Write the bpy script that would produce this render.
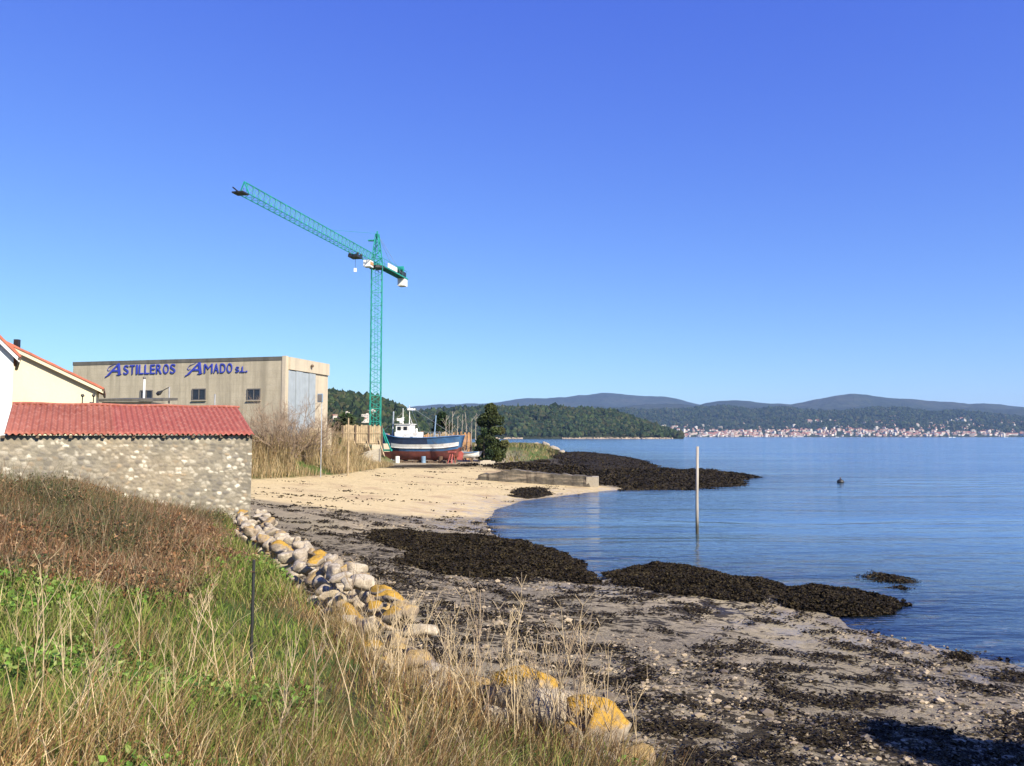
import bpy, math, random
import numpy as np
from mathutils import Vector, Matrix

# ------------------------------------------------------------------ camera, sky, sun, exposure
S = bpy.context.scene
for o in list(bpy.data.objects):
    bpy.data.objects.remove(o)
C = S.collection
RX, RY, F = 1024, 766, 800.0
CAMZ = 5.0
PITCH = math.atan(53 / F)
cam = bpy.data.cameras.new("camera")
cam.sensor_width = 36
cam.lens = 36 * F / RX
cam.clip_start = 0.1
cam.clip_end = 40000
camo = bpy.data.objects.new("camera", cam)
camo.location = (0, 0, CAMZ)
camo.rotation_euler = (math.pi / 2 + PITCH, 0, 0)
C.objects.link(camo)
S.camera = camo

SUN_AZ, SUN_EL = 139.0, 37.0       # clockwise from +Y, degrees
W = bpy.data.worlds.new("World")
S.world = W
W.use_nodes = True
wn, wl = W.node_tree.nodes, W.node_tree.links
sky = wn.new("ShaderNodeTexSky")
sky.sky_type = 'NISHITA'
sky.sun_disc = False
sky.sun_elevation = math.radians(SUN_EL)
sky.sun_rotation = math.radians(SUN_AZ)
sky.air_density = 1.1
sky.dust_density = 0.0
sky.ozone_density = 4.0
# the phone's rendering of a clear sky: each channel graded by a gain and a power
sep = wn.new("ShaderNodeSeparateColor"); com = wn.new("ShaderNodeCombineColor")
wl.new(sky.outputs[0], sep.inputs[0])
for k, (gain, power) in enumerate(((.45, 1.04), (.505, 1.11), (2.35, .48))):
    pw_ = wn.new("ShaderNodeMath"); pw_.operation = 'POWER'; pw_.inputs[1].default_value = power
    ml_ = wn.new("ShaderNodeMath"); ml_.operation = 'MULTIPLY'; ml_.inputs[1].default_value = gain
    wl.new(sep.outputs[k], pw_.inputs[0]); wl.new(pw_.outputs[0], ml_.inputs[0]); wl.new(ml_.outputs[0], com.inputs[k])
wl.new(com.outputs[0], wn['Background'].inputs[0])
wn['Background'].inputs[1].default_value = 0.10

sl = bpy.data.lights.new("sun", 'SUN')
sl.energy = 5.0
sl.angle = math.radians(0.5)
sl.color = (1.0, 0.92, 0.77)
so = bpy.data.objects.new("sun", sl)
a_, e_ = math.radians(SUN_AZ), math.radians(SUN_EL)
TOSUN = Vector((math.sin(a_) * math.cos(e_), math.cos(a_) * math.cos(e_), math.sin(e_)))
so.rotation_euler = TOSUN.to_track_quat('Z', 'Y').to_euler()
so.location = (30, -20, 60)
C.objects.link(so)

S.view_settings.view_transform = 'Standard'
S.view_settings.look = 'None'
S.view_settings.exposure = 0.9
S.view_settings.gamma = 1.0
S.view_settings.use_curve_mapping = False
S.render.engine = 'CYCLES'
S.cycles.max_bounces = 6
S.cycles.diffuse_bounces = 2
S.cycles.glossy_bounces = 3
S.cycles.transmission_bounces = 4
S.cycles.transparent_max_bounces = 8
S.cycles.volume_bounces = 0
S.cycles.caustics_reflective = False
S.cycles.caustics_refractive = False
S.cycles.use_denoising = True
S.cycles.use_adaptive_sampling = True

rng = np.random.default_rng(7)
random.seed(7)

# ------------------------------------------------------------------ measuring helpers
cp, sp = math.cos(PITCH), math.sin(PITCH)
def ray(px, py):
    u, v = (px - 512) / F, (383 - py) / F
    return np.array((u, cp - v * sp, sp + v * cp))
def P(px, py, z):                     # the point of the level z seen at that place of the picture
    d = ray(px, py)
    t = (z - CAMZ) / d[2]
    return np.array((d[0] * t, d[1] * t, z))
def PD(px, py, D):                    # the point at depth D
    d = ray(px, py)
    t = D / d[1]
    return np.array((d[0] * t, D, CAMZ + d[2] * t))

# ------------------------------------------------------------------ noise
def _hash(ix, iy, s):
    h = (ix.astype(np.int64) * 374761393 + iy.astype(np.int64) * 668265263 + s * 974711) & 0x7fffffff
    h = ((h ^ (h >> 13)) * 1274126177) & 0x7fffffff
    return ((h ^ (h >> 16)) & 0xffff) / 65535.0
def vn(x, y, s=0):
    x = np.asarray(x, float); y = np.asarray(y, float)
    ix, iy = np.floor(x), np.floor(y)
    fx, fy = x - ix, y - iy
    fx = fx * fx * (3 - 2 * fx); fy = fy * fy * (3 - 2 * fy)
    a, b = _hash(ix, iy, s), _hash(ix + 1, iy, s)
    c, d = _hash(ix, iy + 1, s), _hash(ix + 1, iy + 1, s)
    return (a + (b - a) * fx) * (1 - fy) + (c + (d - c) * fx) * fy
def fbm(x, y, o=4, s=0):              # about -0.5..0.5
    t, a, n = 0, 0.5, 0
    for i in range(o):
        t = t + a * (vn(x * 2 ** i, y * 2 ** i, s + i * 17) - 0.5)
        n += a; a *= 0.5
    return t / n
def sm(a, b, x):
    t = np.clip((np.asarray(x, float) - a) / (b - a), 0, 1)
    return t * t * (3 - 2 * t)

def seg_dist(x, y, poly, closed=True):
    d = np.full(np.shape(x), 1e12)
    n = len(poly)
    for i in range(n if closed else n - 1):
        ax, ay = poly[i][:2]; bx, by = poly[(i + 1) % n][:2]
        vx, vy = bx - ax, by - ay
        L = vx * vx + vy * vy + 1e-12
        t = np.clip(((x - ax) * vx + (y - ay) * vy) / L, 0, 1)
        d = np.minimum(d, (x - ax - t * vx) ** 2 + (y - ay - t * vy) ** 2)
    return np.sqrt(d)
def inside(x, y, poly):
    r = np.zeros(np.shape(x), bool)
    n = len(poly)
    for i in range(n):
        ax, ay = poly[i][:2]; bx, by = poly[(i + 1) % n][:2]
        if ay == by: continue
        c = ((ay > y) != (by > y)) & (x < (bx - ax) * (y - ay) / (by - ay) + ax)
        r ^= c
    return r
def sd(x, y, poly):                   # positive inside
    x = np.asarray(x, float); y = np.asarray(y, float)
    d = seg_dist(x, y, poly)
    return np.where(inside(x, y, poly), d, -d)

# ------------------------------------------------------------------ object helpers
def tag(o, label=None, cat=None, group=None, kind=None):
    if label: o['label'] = label
    if cat: o['category'] = cat
    if group: o['group'] = group
    if kind: o['kind'] = kind
    return o
def empty(name, loc=(0, 0, 0), label=None, cat=None, group=None):
    o = bpy.data.objects.new(name, None)
    o.location = loc
    o.empty_display_size = 0.3
    C.objects.link(o)
    return tag(o, label, cat, group)
def worldloc(o):
    v = Vector((0, 0, 0))
    while o:
        v += o.location; o = o.parent
    return v
def link(name, me, parent=None, loc=None):
    o = bpy.data.objects.new(name, me)
    C.objects.link(o)
    if parent: o.parent = parent
    if loc is not None: o.location = loc
    return o
def np_mesh(name, V, quads=None, tris=None, mats=(), mi=None, smooth=False, attrs=None):
    V = np.asarray(V, np.float32)
    me = bpy.data.meshes.new(name)
    parts, starts, p = [], [], 0
    for f, k in ((quads, 4), (tris, 3)):
        if f is not None and len(f):
            f = np.asarray(f, np.int32)
            parts.append(f.ravel())
            starts.append(np.arange(len(f), dtype=np.int32) * k + p)
            p += f.size
    loops = np.concatenate(parts); st = np.concatenate(starts)
    me.vertices.add(len(V)); me.vertices.foreach_set('co', V.ravel())
    me.loops.add(len(loops)); me.loops.foreach_set('vertex_index', loops)
    me.polygons.add(len(st)); me.polygons.foreach_set('loop_start', st)
    if mi is not None: me.polygons.foreach_set('material_index', np.asarray(mi, np.int32))
    me.polygons.foreach_set('use_smooth', np.full(len(st), smooth))
    for m in mats: me.materials.append(m)
    for k, v in (attrs or {}).items():
        v = np.asarray(v, np.float32)
        if v.ndim == 2:
            a = me.attributes.new(k, 'FLOAT_COLOR', 'POINT')
            v4 = np.ones((len(V), 4), np.float32); v4[:, :3] = v[:, :3]
            a.data.foreach_set('color', v4.ravel())
        else:
            a = me.attributes.new(k, 'FLOAT', 'POINT'); a.data.foreach_set('value', v)
    me.update(calc_edges=True)
    me.validate()
    return me

class MB:
    def __init__(s): s.v = []; s.f = []; s.m = []; s.mats = []
    def mat(s, m):
        if m not in s.mats: s.mats.append(m)
        return s.mats.index(m)
    def add(s, vs, fs, m):
        b = len(s.v); k = s.mat(m)
        s.v += [tuple(map(float, v)) for v in vs]
        for f in fs: s.f.append([b + i for i in f]); s.m.append(k)
        return s
    def obox(s, o, ax, ay, az, m):     # corner and three edge vectors
        o, ax, ay, az = (np.array(q, float) for q in (o, ax, ay, az))
        vs = [o, o + ax, o + ax + ay, o + ay, o + az, o + ax + az, o + ax + ay + az, o + ay + az]
        fs = [(0, 3, 2, 1), (4, 5, 6, 7), (0, 1, 5, 4), (1, 2, 6, 5), (2, 3, 7, 6), (3, 0, 4, 7)]
        if np.dot(np.cross(ax, ay), az) < 0: fs = [f[::-1] for f in fs]
        return s.add(vs, fs, m)
    def box(s, c, sz, m, rz=0.0):
        ca, sa = math.cos(rz), math.sin(rz)
        ax = np.array((ca, sa, 0)) * sz[0]; ay = np.array((-sa, ca, 0)) * sz[1]; az = np.array((0, 0, sz[2]))
        return s.obox(np.array(c, float) - ax / 2 - ay / 2 - az / 2, ax, ay, az, m)
    def bar(s, p, q, r, m, n=4, r2=None):
        p, q = np.array(p, float), np.array(q, float)
        d = q - p; L = np.linalg.norm(d)
        if L < 1e-6: return s
        d /= L
        a = np.cross(d, (0, 0, 1.0) if abs(d[2]) < 0.95 else (1.0, 0, 0)); a /= np.linalg.norm(a)
        b = np.cross(d, a)
        r2 = r if r2 is None else r2
        vs = []
        for c, rr in ((p, r), (q, r2)):
            for i in range(n):
                t = 2 * math.pi * (i + .5) / n
                vs.append(c + (a * math.cos(t) + b * math.sin(t)) * rr)
        fs = [(i, (i + 1) % n, n + (i + 1) % n, n + i) for i in range(n)]
        fs += [tuple(range(n))[::-1], tuple(range(n, 2 * n))]
        return s.add(vs, fs, m)
    def tube(s, pts, rs, m, n=6):
        pts = [np.array(p, float) for p in pts]
        if not hasattr(rs, '__len__'): rs = [rs] * len(pts)
        vs = []
        for i, p in enumerate(pts):
            d = pts[min(i + 1, len(pts) - 1)] - pts[max(i - 1, 0)]
            d /= np.linalg.norm(d) + 1e-9
            a = np.cross(d, (0, 0, 1.0) if abs(d[2]) < 0.9 else (1.0, 0, 0)); a /= np.linalg.norm(a)
            b = np.cross(d, a)
            for k in range(n):
                t = 2 * math.pi * k / n
                vs.append(p + (a * math.cos(t) + b * math.sin(t)) * rs[i])
        fs = []
        for i in range(len(pts) - 1):
            for k in range(n):
                fs.append((i * n + k, i * n + (k + 1) % n, (i + 1) * n + (k + 1) % n, (i + 1) * n + k))
        fs += [tuple(range(n))[::-1], tuple(range((len(pts) - 1) * n, len(pts) * n))]
        return s.add(vs, fs, m)
    def ball(s, c, r, m, nu=10, nv=6):
        r = np.array(r, float) * np.ones(3)
        vs = [np.array(c) + (0, 0, r[2])]
        for j in range(1, nv):
            for i in range(nu):
                th, ph = math.pi * j / nv, 2 * math.pi * i / nu
                vs.append(np.array(c) + r * (math.sin(th) * math.cos(ph), math.sin(th) * math.sin(ph), math.cos(th)))
        vs.append(np.array(c) - (0, 0, r[2]))
        fs = [(0, 1 + i, 1 + (i + 1) % nu) for i in range(nu)]
        for j in range(nv - 2):
            for i in range(nu):
                a, b = 1 + j * nu + i, 1 + j * nu + (i + 1) % nu
                fs.append((a, a + nu, b + nu, b))
        L = len(vs) - 1
        fs += [(L, 1 + (nv - 2) * nu + (i + 1) % nu, 1 + (nv - 2) * nu + i) for i in range(nu)]
        return s.add(vs, fs, m)
    def prism(s, pts, ext, m):         # planar outline pushed along ext
        n = len(pts); pts = [np.array(p, float) for p in pts]; ext = np.array(ext, float)
        vs = pts + [p + ext for p in pts]
        nrm = np.zeros(3)
        for i in range(n): nrm += np.cross(pts[i] - pts[0], pts[(i + 1) % n] - pts[0])
        fs = [tuple(range(n)), tuple(range(n, 2 * n))[::-1]] + [(i, n + i, n + (i + 1) % n, (i + 1) % n) for i in range(n)]
        if np.dot(nrm, ext) > 0: fs = [f[::-1] for f in fs]
        return s.add(vs, fs, m)
    def build(s, name, parent=None, origin=None, smooth=False):
        me = bpy.data.meshes.new(name)
        o = Vector(origin) if origin is not None else (worldloc(parent) if parent else Vector((0, 0, 0)))
        me.from_pydata([(v[0] - o.x, v[1] - o.y, v[2] - o.z) for v in s.v], [], s.f)
        for m in s.mats: me.materials.append(m)
        me.polygons.foreach_set('material_index', s.m)
        me.polygons.foreach_set('use_smooth', [smooth] * len(s.f))
        me.update()
        return link(name, me, parent, o if (origin is not None and not parent) else None)

def copy_tree(o, loc=None, rotz=None, scale=None, parent=None):
    c = o.copy(); C.objects.link(c)
    if parent: c.parent = parent
    if loc is not None: c.location = loc
    if rotz is not None: c.rotation_euler.z = rotz
    if scale is not None: c.scale = scale if hasattr(scale, '__len__') else (scale,) * 3
    for ch in list(o.children): copy_tree(ch, parent=c)
    return c

# ------------------------------------------------------------------ materials
class NT:
    def __init__(s, name):
        s.m = bpy.data.materials.new(name); s.m.use_nodes = True
        s.n = s.m.node_tree.nodes; s.l = s.m.node_tree.links
        s.b = s.n['Principled BSDF']
    def node(s, t, **kw):
        n = s.n.new(t)
        for k, v in kw.items(): setattr(n, k, v)
        return n
    def setin(s, n, k, v):
        if hasattr(v, 'default_value') or hasattr(v, 'is_output'): s.l.new(v, n.inputs[k])
        else: n.inputs[k].default_value = v
    def coord(s, which='Object', scale=(1, 1, 1)):
        c = s.node('ShaderNodeTexCoord'); m = s.node('ShaderNodeMapping')
        m.inputs['Scale'].default_value = scale
        s.l.new(c.outputs[which], m.inputs[0]); return m.outputs[0]
    def geo(s, scale=(1, 1, 1)):
        c = s.node('ShaderNodeNewGeometry'); m = s.node('ShaderNodeMapping')
        m.inputs['Scale'].default_value = scale
        s.l.new(c.outputs['Position'], m.inputs[0]); return m.outputs[0]
    def noise(s, vec, scale=1, detail=4, rough=.55, dist=0):
        n = s.node('ShaderNodeTexNoise'); s.l.new(vec, n.inputs['Vector'])
        n.inputs['Scale'].default_value = scale; n.inputs['Detail'].default_value = detail
        n.inputs['Roughness'].default_value = rough; n.inputs['Distortion'].default_value = dist
        return n.outputs['Fac']
    def voro(s, vec, scale=1, feature='F1', out='Distance'):
        n = s.node('ShaderNodeTexVoronoi', feature=feature); s.l.new(vec, n.inputs['Vector'])
        n.inputs['Scale'].default_value = scale; return n.outputs[out]
    def ramp(s, fac, *stops):
        n = s.node('ShaderNodeValToRGB'); s.l.new(fac, n.inputs[0])
        e = n.color_ramp.elements
        while len(e) < len(stops): e.new(0.5)
        for q, (p, c) in zip(e, stops):
            q.position = p; q.color = (*c, 1) if hasattr(c, '__len__') else (c, c, c, 1)
        return n.outputs[0]
    def rng(s, fac, a, b, c=0, d=1):
        n = s.node('ShaderNodeMapRange'); s.setin(n, 0, fac)
        for i, v in enumerate((a, b, c, d)): s.setin(n, i + 1, v)
        return n.outputs[0]
    def math(s, op, a, b=0.0, c=0.0):
        n = s.node('ShaderNodeMath', operation=op)
        s.setin(n, 0, a); s.setin(n, 1, b); s.setin(n, 2, c); return n.outputs[0]
    def mix(s, f, a, b, mode='MIX'):
        n = s.node('ShaderNodeMix', data_type='RGBA', blend_type=mode)
        s.setin(n, 0, f)
        for k, v in ((6, a), (7, b)):
            if hasattr(v, 'is_output'): s.l.new(v, n.inputs[k])
            else: n.inputs[k].default_value = (*v[:3], 1)
        return n.outputs[2]
    def attr(s, name, out='Fac'):
        n = s.node('ShaderNodeAttribute', attribute_name=name); return n.outputs[out]
    def normal_z(s):
        g = s.node('ShaderNodeNewGeometry'); x = s.node('ShaderNodeSeparateXYZ')
        s.l.new(g.outputs['Normal'], x.inputs[0]); return x.outputs[2]
    def bump(s, h, strength=.5, dist=.05):
        n = s.node('ShaderNodeBump'); s.l.new(h, n.inputs['Height'])
        n.inputs['Strength'].default_value = strength; n.inputs['Distance'].default_value = dist
        s.l.new(n.outputs[0], s.b.inputs['Normal'])
    def col(s, c): s.setin(s.b, 'Base Color', c if hasattr(c, 'is_output') else (*c, 1)); return s
    def rough(s, r): s.setin(s.b, 'Roughness', r); return s
    def spec(s, v): s.setin(s.b, 'Specular IOR Level', v); return s

def simple(name, c, rough=.6, var=.25, scale=3.0, metal=0.0, bump=0.0, grime=None):
    t = NT(name); v = t.coord()
    n = t.noise(v, scale, 5)
    d = tuple(max(0, x * (1 - var)) for x in c); b = tuple(min(1, x * (1 + var)) for x in c)
    cc = t.ramp(n, (.3, d), (.7, b))
    if grime:
        n2 = t.noise(v, scale * .6, 6, .65)
        cc = t.mix(t.rng(n2, .52, .68), cc, grime)
    t.col(cc).rough(rough)
    t.b.inputs['Metallic'].default_value = metal
    if bump: t.bump(t.noise(v, scale * 6, 3), bump, .02)
    return t.m
def attr_mat(name, rough=.75, trans=0.0, var=.15, spec=.25):
    t = NT(name)
    c = t.attr('col', 'Color')
    t.col(c).rough(rough).spec(spec)
    if trans:
        tr = t.node('ShaderNodeBsdfTranslucent'); t.setin(tr, 0, c)
        mx = t.node('ShaderNodeMixShader'); mx.inputs[0].default_value = trans
        t.l.new(t.b.outputs[0], mx.inputs[1]); t.l.new(tr.outputs[0], mx.inputs[2])
        t.l.new(mx.outputs[0], t.n['Material Output'].inputs[0])
    return t.m
M = {}
# ------------------------------------------------------------------ the lie of the land (plan, metres; camera at 0,0)
def pts(lst): return [tuple(P(*q)[:2]) for q in lst]
SHORE = [(200, -400), (200, -110), (62, 7), (20, 13.5)] + pts([(1024, 668, 0), (960, 652, 0), (900, 640, 0), (850, 628, 0), (835, 617, 0),
        (880, 606, 0), (840, 600, 0), (790, 592, 0), (740, 585, 0), (700, 578, 0), (650, 572, 0), (615, 578, 0), (600, 580, 0), (575, 570, 0),
        (550, 555, 0), (515, 545, 0), (492, 533, 0), (485, 522, 0), (495, 510, 0), (520, 501, 0), (555, 497, 0), (600, 491, 0), (640, 489, 0), (700, 486, 0), (748, 477, 0),
        (700, 473, 0), (655, 468, 0), (635, 461, 0), (600, 455, 0), (562, 452, 0)]) + [
        (13, 290), (0, 320), (-20, 370), (-60, 610), (-70, 710), (-90, 960), (-900, 960), (-900, -400)]
WALL = [(-8.6, 26.3), (-6.8, 21.6), (-4.5, 17.0), (-2.65, 13.0), (-1.75, 10.8), (-0.9, 9.2), (0.3, 8.0), (1.15, 7.5)]
LAND = [(200, -400), (200, -120), (60, 0), (20, 5), (12, 4.5), (8, 2.4), (4, 2.6), (2.0, 4), (1.8, 5.5), (1.6, 6.6)] + WALL[::-1] + [
        (-10.5, 31), (-17.5, 50), (-21.5, 62), (-18, 68), (-15.5, 73), (-14.5, 85), (-13.6, 96), (-5, 99), (-1.5, 99.5), (1, 106),
        (6, 122), (10, 150), (11, 200), (5, 262), (-12, 300), (-30, 370), (-70, 610), (-84, 710), (-105, 940), (-900, 940), (-900, -400)]
SAND = pts([(236, 482, 1.5), (330, 475, 1.5), (385, 469, 1.4), (480, 466, 1.4), (560, 478, .7), (640, 488, .2), (600, 492, .1), (555, 495, .1), (520, 498, .1), (497, 510, .15),
            (480, 514, .2), (400, 513, .6), (330, 510, .9), (240, 504, 1.1)])
BRAMBLE = [(-4.5, 11.2), (-5.5, 15.0), (-7.3, 19.8), (-8.7, 23.6), (-9.4, 26.3), (-13.5, 25), (-24, 21), (-24, 9.0), (-8.2, 9.4)]

def ground(x, y):
    x = np.asarray(x, float); y = np.asarray(y, float)
    dl, ds = sd(x, y, LAND), sd(x, y, SHORE)
    near = 1 - sm(27, 42, y)
    edge = 1.05 * near + 1.55 * (1 - near) - 0.6 * sm(130, 200, y)
    yard = sm(-18, -14.5, x) * (1 - sm(0, 2, x)) * sm(92, 96, y) * (1 - sm(116, 122, y))
    up_near = 1.25 * sm(-.5, 0.7, dl) + 1.15 * sm(.3, 7, dl) + .25 * sm(8, 30, dl)
    up_far = (1.7 * sm(0, 4.5, dl) + 2.5 * sm(10, 120, dl) * sm(110, 200, y)) * (1 - .93 * yard)
    land = edge + up_near * near + up_far * (1 - near)
    fd = np.maximum(-dl, 0)
    beach = edge * (np.maximum(ds, 0) / (np.maximum(ds, 0) + fd + 1e-6)) ** 1.1
    sea = -0.032 * np.maximum(-ds, 0) - 0.0
    h = np.where(dl > 0, land, np.where(ds > 0, beach, np.maximum(sea, -2.6)))
    # the seaward foot of the bank
    h = np.where((dl <= 0) & (dl > -.5), h + up_near * near, h)
    r = fbm(x * .45, y * .45, 4, 3) * .16 + fbm(x * 2.3, y * 2.3, 3, 9) * .05
    amp = np.where(dl > 0, 1.2, np.where(ds > 0, sm(0, 3, ds) * .9 + .1, .2)) * (1 - .75 * sm(-1, 1.5, sd(x, y, SAND)))
    h = h + r * amp * (1 - sm(60, 300, np.hypot(x, y)) * .6)
    h = h - .42 * sm(-.3, 3, sd(x, y, BRAMBLE))
    return h

# ------------------------------------------------------------------ terrain sheet and sea sheet on one polar net
ang = np.concatenate([np.arange(-180, -60, 6), np.arange(-60, -37, 1.5), np.arange(-37, 37, .25), np.arange(37, 60, 1.5), np.arange(60, 180, 6)])
ang = np.radians(ang)
rad = np.concatenate([[.4], np.geomspace(1.5, 260, 430), np.geomspace(275, 14000, 70)])
A2, R2 = np.meshgrid(ang, rad)
GX, GY = (R2 * np.sin(A2)).ravel(), (R2 * np.cos(A2)).ravel()
GH = ground(GX, GY)
na, nr = len(ang), len(rad)
ii = (np.arange(nr - 1)[:, None] * na + np.arange(na)[None, :])
jj = (np.arange(nr - 1)[:, None] * na + (np.arange(na)[None, :] + 1) % na)
QUADS = np.stack([ii, ii + na, jj + na, jj], -1).reshape(-1, 4)[:, ::-1]
DL, DS, DSA = sd(GX, GY, LAND), sd(GX, GY, SHORE), sd(GX, GY, SAND)

t = NT('shore_ground')
g = t.geo()
sand = t.attr('sand'); veg = t.attr('veg'); wet = t.attr('wet'); weed = t.attr('weed'); peb = t.attr('pebble'); yard = t.attr('yard')
n1 = t.noise(g, .35, 6); n2 = t.noise(g, 3.5, 6, .65); n3 = t.noise(g, 14, 4, .6)
sandc = t.mix(t.rng(n2, .3, .7), (.46, .355, .185), (.60, .475, .265))
sandc = t.mix(t.rng(n1, .52, .68), sandc, (.40, .29, .165))
mudc = t.mix(t.rng(n2, .35, .66), (.165, .135, .088), (.39, .32, .21))
mudc = t.mix(t.rng(n1, .45, .62), mudc, (.28, .235, .15))
vo = t.node('ShaderNodeTexVoronoi'); t.l.new(t.geo((7, 7, 7)), vo.inputs['Vector'])
pc = t.mix(t.rng(vo.outputs['Distance'], .25, .5), t.ramp(t.math('FRACT', t.math('MULTIPLY', vo.outputs['Color'], 3.1)), (0, (.06, .05, .04)), (.6, (.24, .20, .14)), (.9, (.42, .36, .27))), (.12, .10, .072))
mudc = t.mix(t.math('MULTIPLY', peb, t.rng(n3, .35, .55)), mudc, pc)
# bladder wrack lying in streaks
gw = t.geo((1.0, 1.25, 1.0))
wn_ = t.math('ADD', t.math('MULTIPLY', t.noise(gw, 2.6, 6, .62, .5), .75), t.math('MULTIPLY', t.noise(gw, 4.5, 4, .6), .25))
wmask = t.rng(t.math('ADD', wn_, t.math('MULTIPLY', weed, .20)), .612, .645)
weedc = t.mix(t.rng(n3, .35, .65), (.014, .011, .007), (.055, .042, .022))
shorec = t.mix(wmask, mudc, weedc)
# drift line on the sand
sw = t.rng(t.noise(t.geo((.6, 3.0, 1)), 1.4, 7, .72), .62, .68)
sandc = t.mix(t.math('MULTIPLY', sw, .75), sandc, (.12, .085, .05))
c = t.mix(sand, shorec, sandc)
soil = t.mix(t.rng(n2, .35, .65), (.085, .066, .03), (.20, .155, .075))
soil = t.mix(t.rng(t.noise(g, .8, 5), .38, .52), soil, (.065, .10, .022))
yc = t.mix(t.rng(n2, .3, .7), (.24, .19, .13), (.40, .33, .23))
soil = t.mix(yard, soil, yc)
c = t.mix(veg, c, soil)
t.col(c)
wetn = t.math('MULTIPLY', wet, t.rng(t.noise(g, 1.3, 4), .42, .6))
t.rough(t.rng(wetn, 0, 1, .85, .22)); t.spec(t.rng(wetn, 0, 1, .12, .5))
t.bump(t.math('ADD', t.math('MULTIPLY', n2, .7), t.math('ADD', t.math('MULTIPLY', n3, .3), t.math('MULTIPLY', wmask, .5))), .8, .07)
sandm = sm(-1.6, 1.2, DSA + 2.2 * fbm(GX * .25, GY * .5, 4, 5) + 1.2 * fbm(GX * 1.5, GY * 1.5, 3, 55)) * (DS > -5)
vegm = sm(-.15, .5, DL + .8 * fbm(GX * .9, GY * .9, 3, 21))
wetm = 1 - sm(.0, 7.5, DS)
far = sm(30, 60, GY)
weedm = np.clip(.44 + .9 * fbm(GX * .35, GY * .45, 3, 44) - .34 * sm(29, 34, GY) * (1 - sm(58, 66, GY)) + .55 * sm(70, 84, GY) - .35 * (1 - sm(.5, 3.2, DS)) * (1 - far), 0, 1.2)
wline = np.exp(-((DSA + 2.6) / 1.5) ** 2) * (GY > 30)
weedm = np.clip(weedm + .25 * wline, 0, 1.3)
yardm = sm(-17, -13, GX) * (1 - sm(-1, 3, GX)) * sm(90, 95, GY) * (1 - sm(116, 122, GY))
pebm = np.clip(.55 + 2.0 * fbm(GX * .3, GY * .3, 3, 77), 0, 1)
me = np_mesh('ground', np.stack([GX, GY, GH], 1), quads=QUADS, mats=[t.m], smooth=True,
             attrs=dict(sand=sandm, veg=vegm, wet=wetm, weed=weedm, pebble=pebm, yard=yardm))
tag(link('ground', me), kind='structure')

# sea
t = NT('sea_water')
g = t.geo((.42, 1.15, 1)); g2 = t.geo((.012, .05, 1))
big = t.noise(t.geo((.05, .22, 1)), 1, 3, .5, .8)
r1 = t.noise(g, 1.15, 3, .5, .3); r2 = t.noise(g, 3.6, 3, .55)
slick = t.rng(t.noise(g2, 1, 3, .5, .5), .40, .62, .15, 1.0)
hgt = t.math('ADD', t.math('MULTIPLY', t.math('ADD', t.math('MULTIPLY', r1, .30), t.math('MULTIPLY', r2, .08)), slick), t.math('MULTIPLY', big, .8))
bp = t.node('ShaderNodeBump'); t.l.new(hgt, bp.inputs['Height']); bp.inputs['Strength'].default_value = .9; bp.inputs['Distance'].default_value = .55
fr = t.node('ShaderNodeFresnel'); fr.inputs[0].default_value = 1.333; t.l.new(bp.outputs[0], fr.inputs['Normal'])
gl = t.node('ShaderNodeBsdfGlossy'); gl.inputs['Roughness'].default_value = .11; gl.inputs['Color'].default_value = (.95, .97, 1, 1); t.l.new(bp.outputs[0], gl.inputs['Normal'])
df = t.node('ShaderNodeBsdfDiffuse'); t.l.new(t.mix(t.rng(t.attr('depth'), 0, 1.6), (.09, .17, .22), (.075, .175, .32)), df.inputs[0])
tr = t.node('ShaderNodeBsdfTransparent')
m1 = t.node('ShaderNodeMixShader'); m2 = t.node('ShaderNodeMixShader')
dep = t.math('SUBTRACT', 1.0, t.math('POWER', 2.718, t.math('MULTIPLY', t.attr('depth'), -2.8)))
t.l.new(dep, m1.inputs[0]); t.l.new(tr.outputs[0], m1.inputs[1]); t.l.new(df.outputs[0], m1.inputs[2])
t.l.new(fr.outputs[0], m2.inputs[0]); t.l.new(m1.outputs[0], m2.inputs[1]); t.l.new(gl.outputs[0], m2.inputs[2])
t.l.new(m2.outputs[0], t.n['Material Output'].inputs[0])
wetq = (GH[QUADS] < .04).any(1)
used = np.unique(QUADS[wetq]); re = np.full(len(GX), -1); re[used] = np.arange(len(used))
me = np_mesh('sea', np.stack([GX[used], GY[used], np.zeros(len(used))], 1), quads=re[QUADS[wetq]], mats=[t.m], smooth=True,
             attrs=dict(depth=np.maximum(0, -GH[used])))
tag(link('sea', me), kind='structure')

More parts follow.
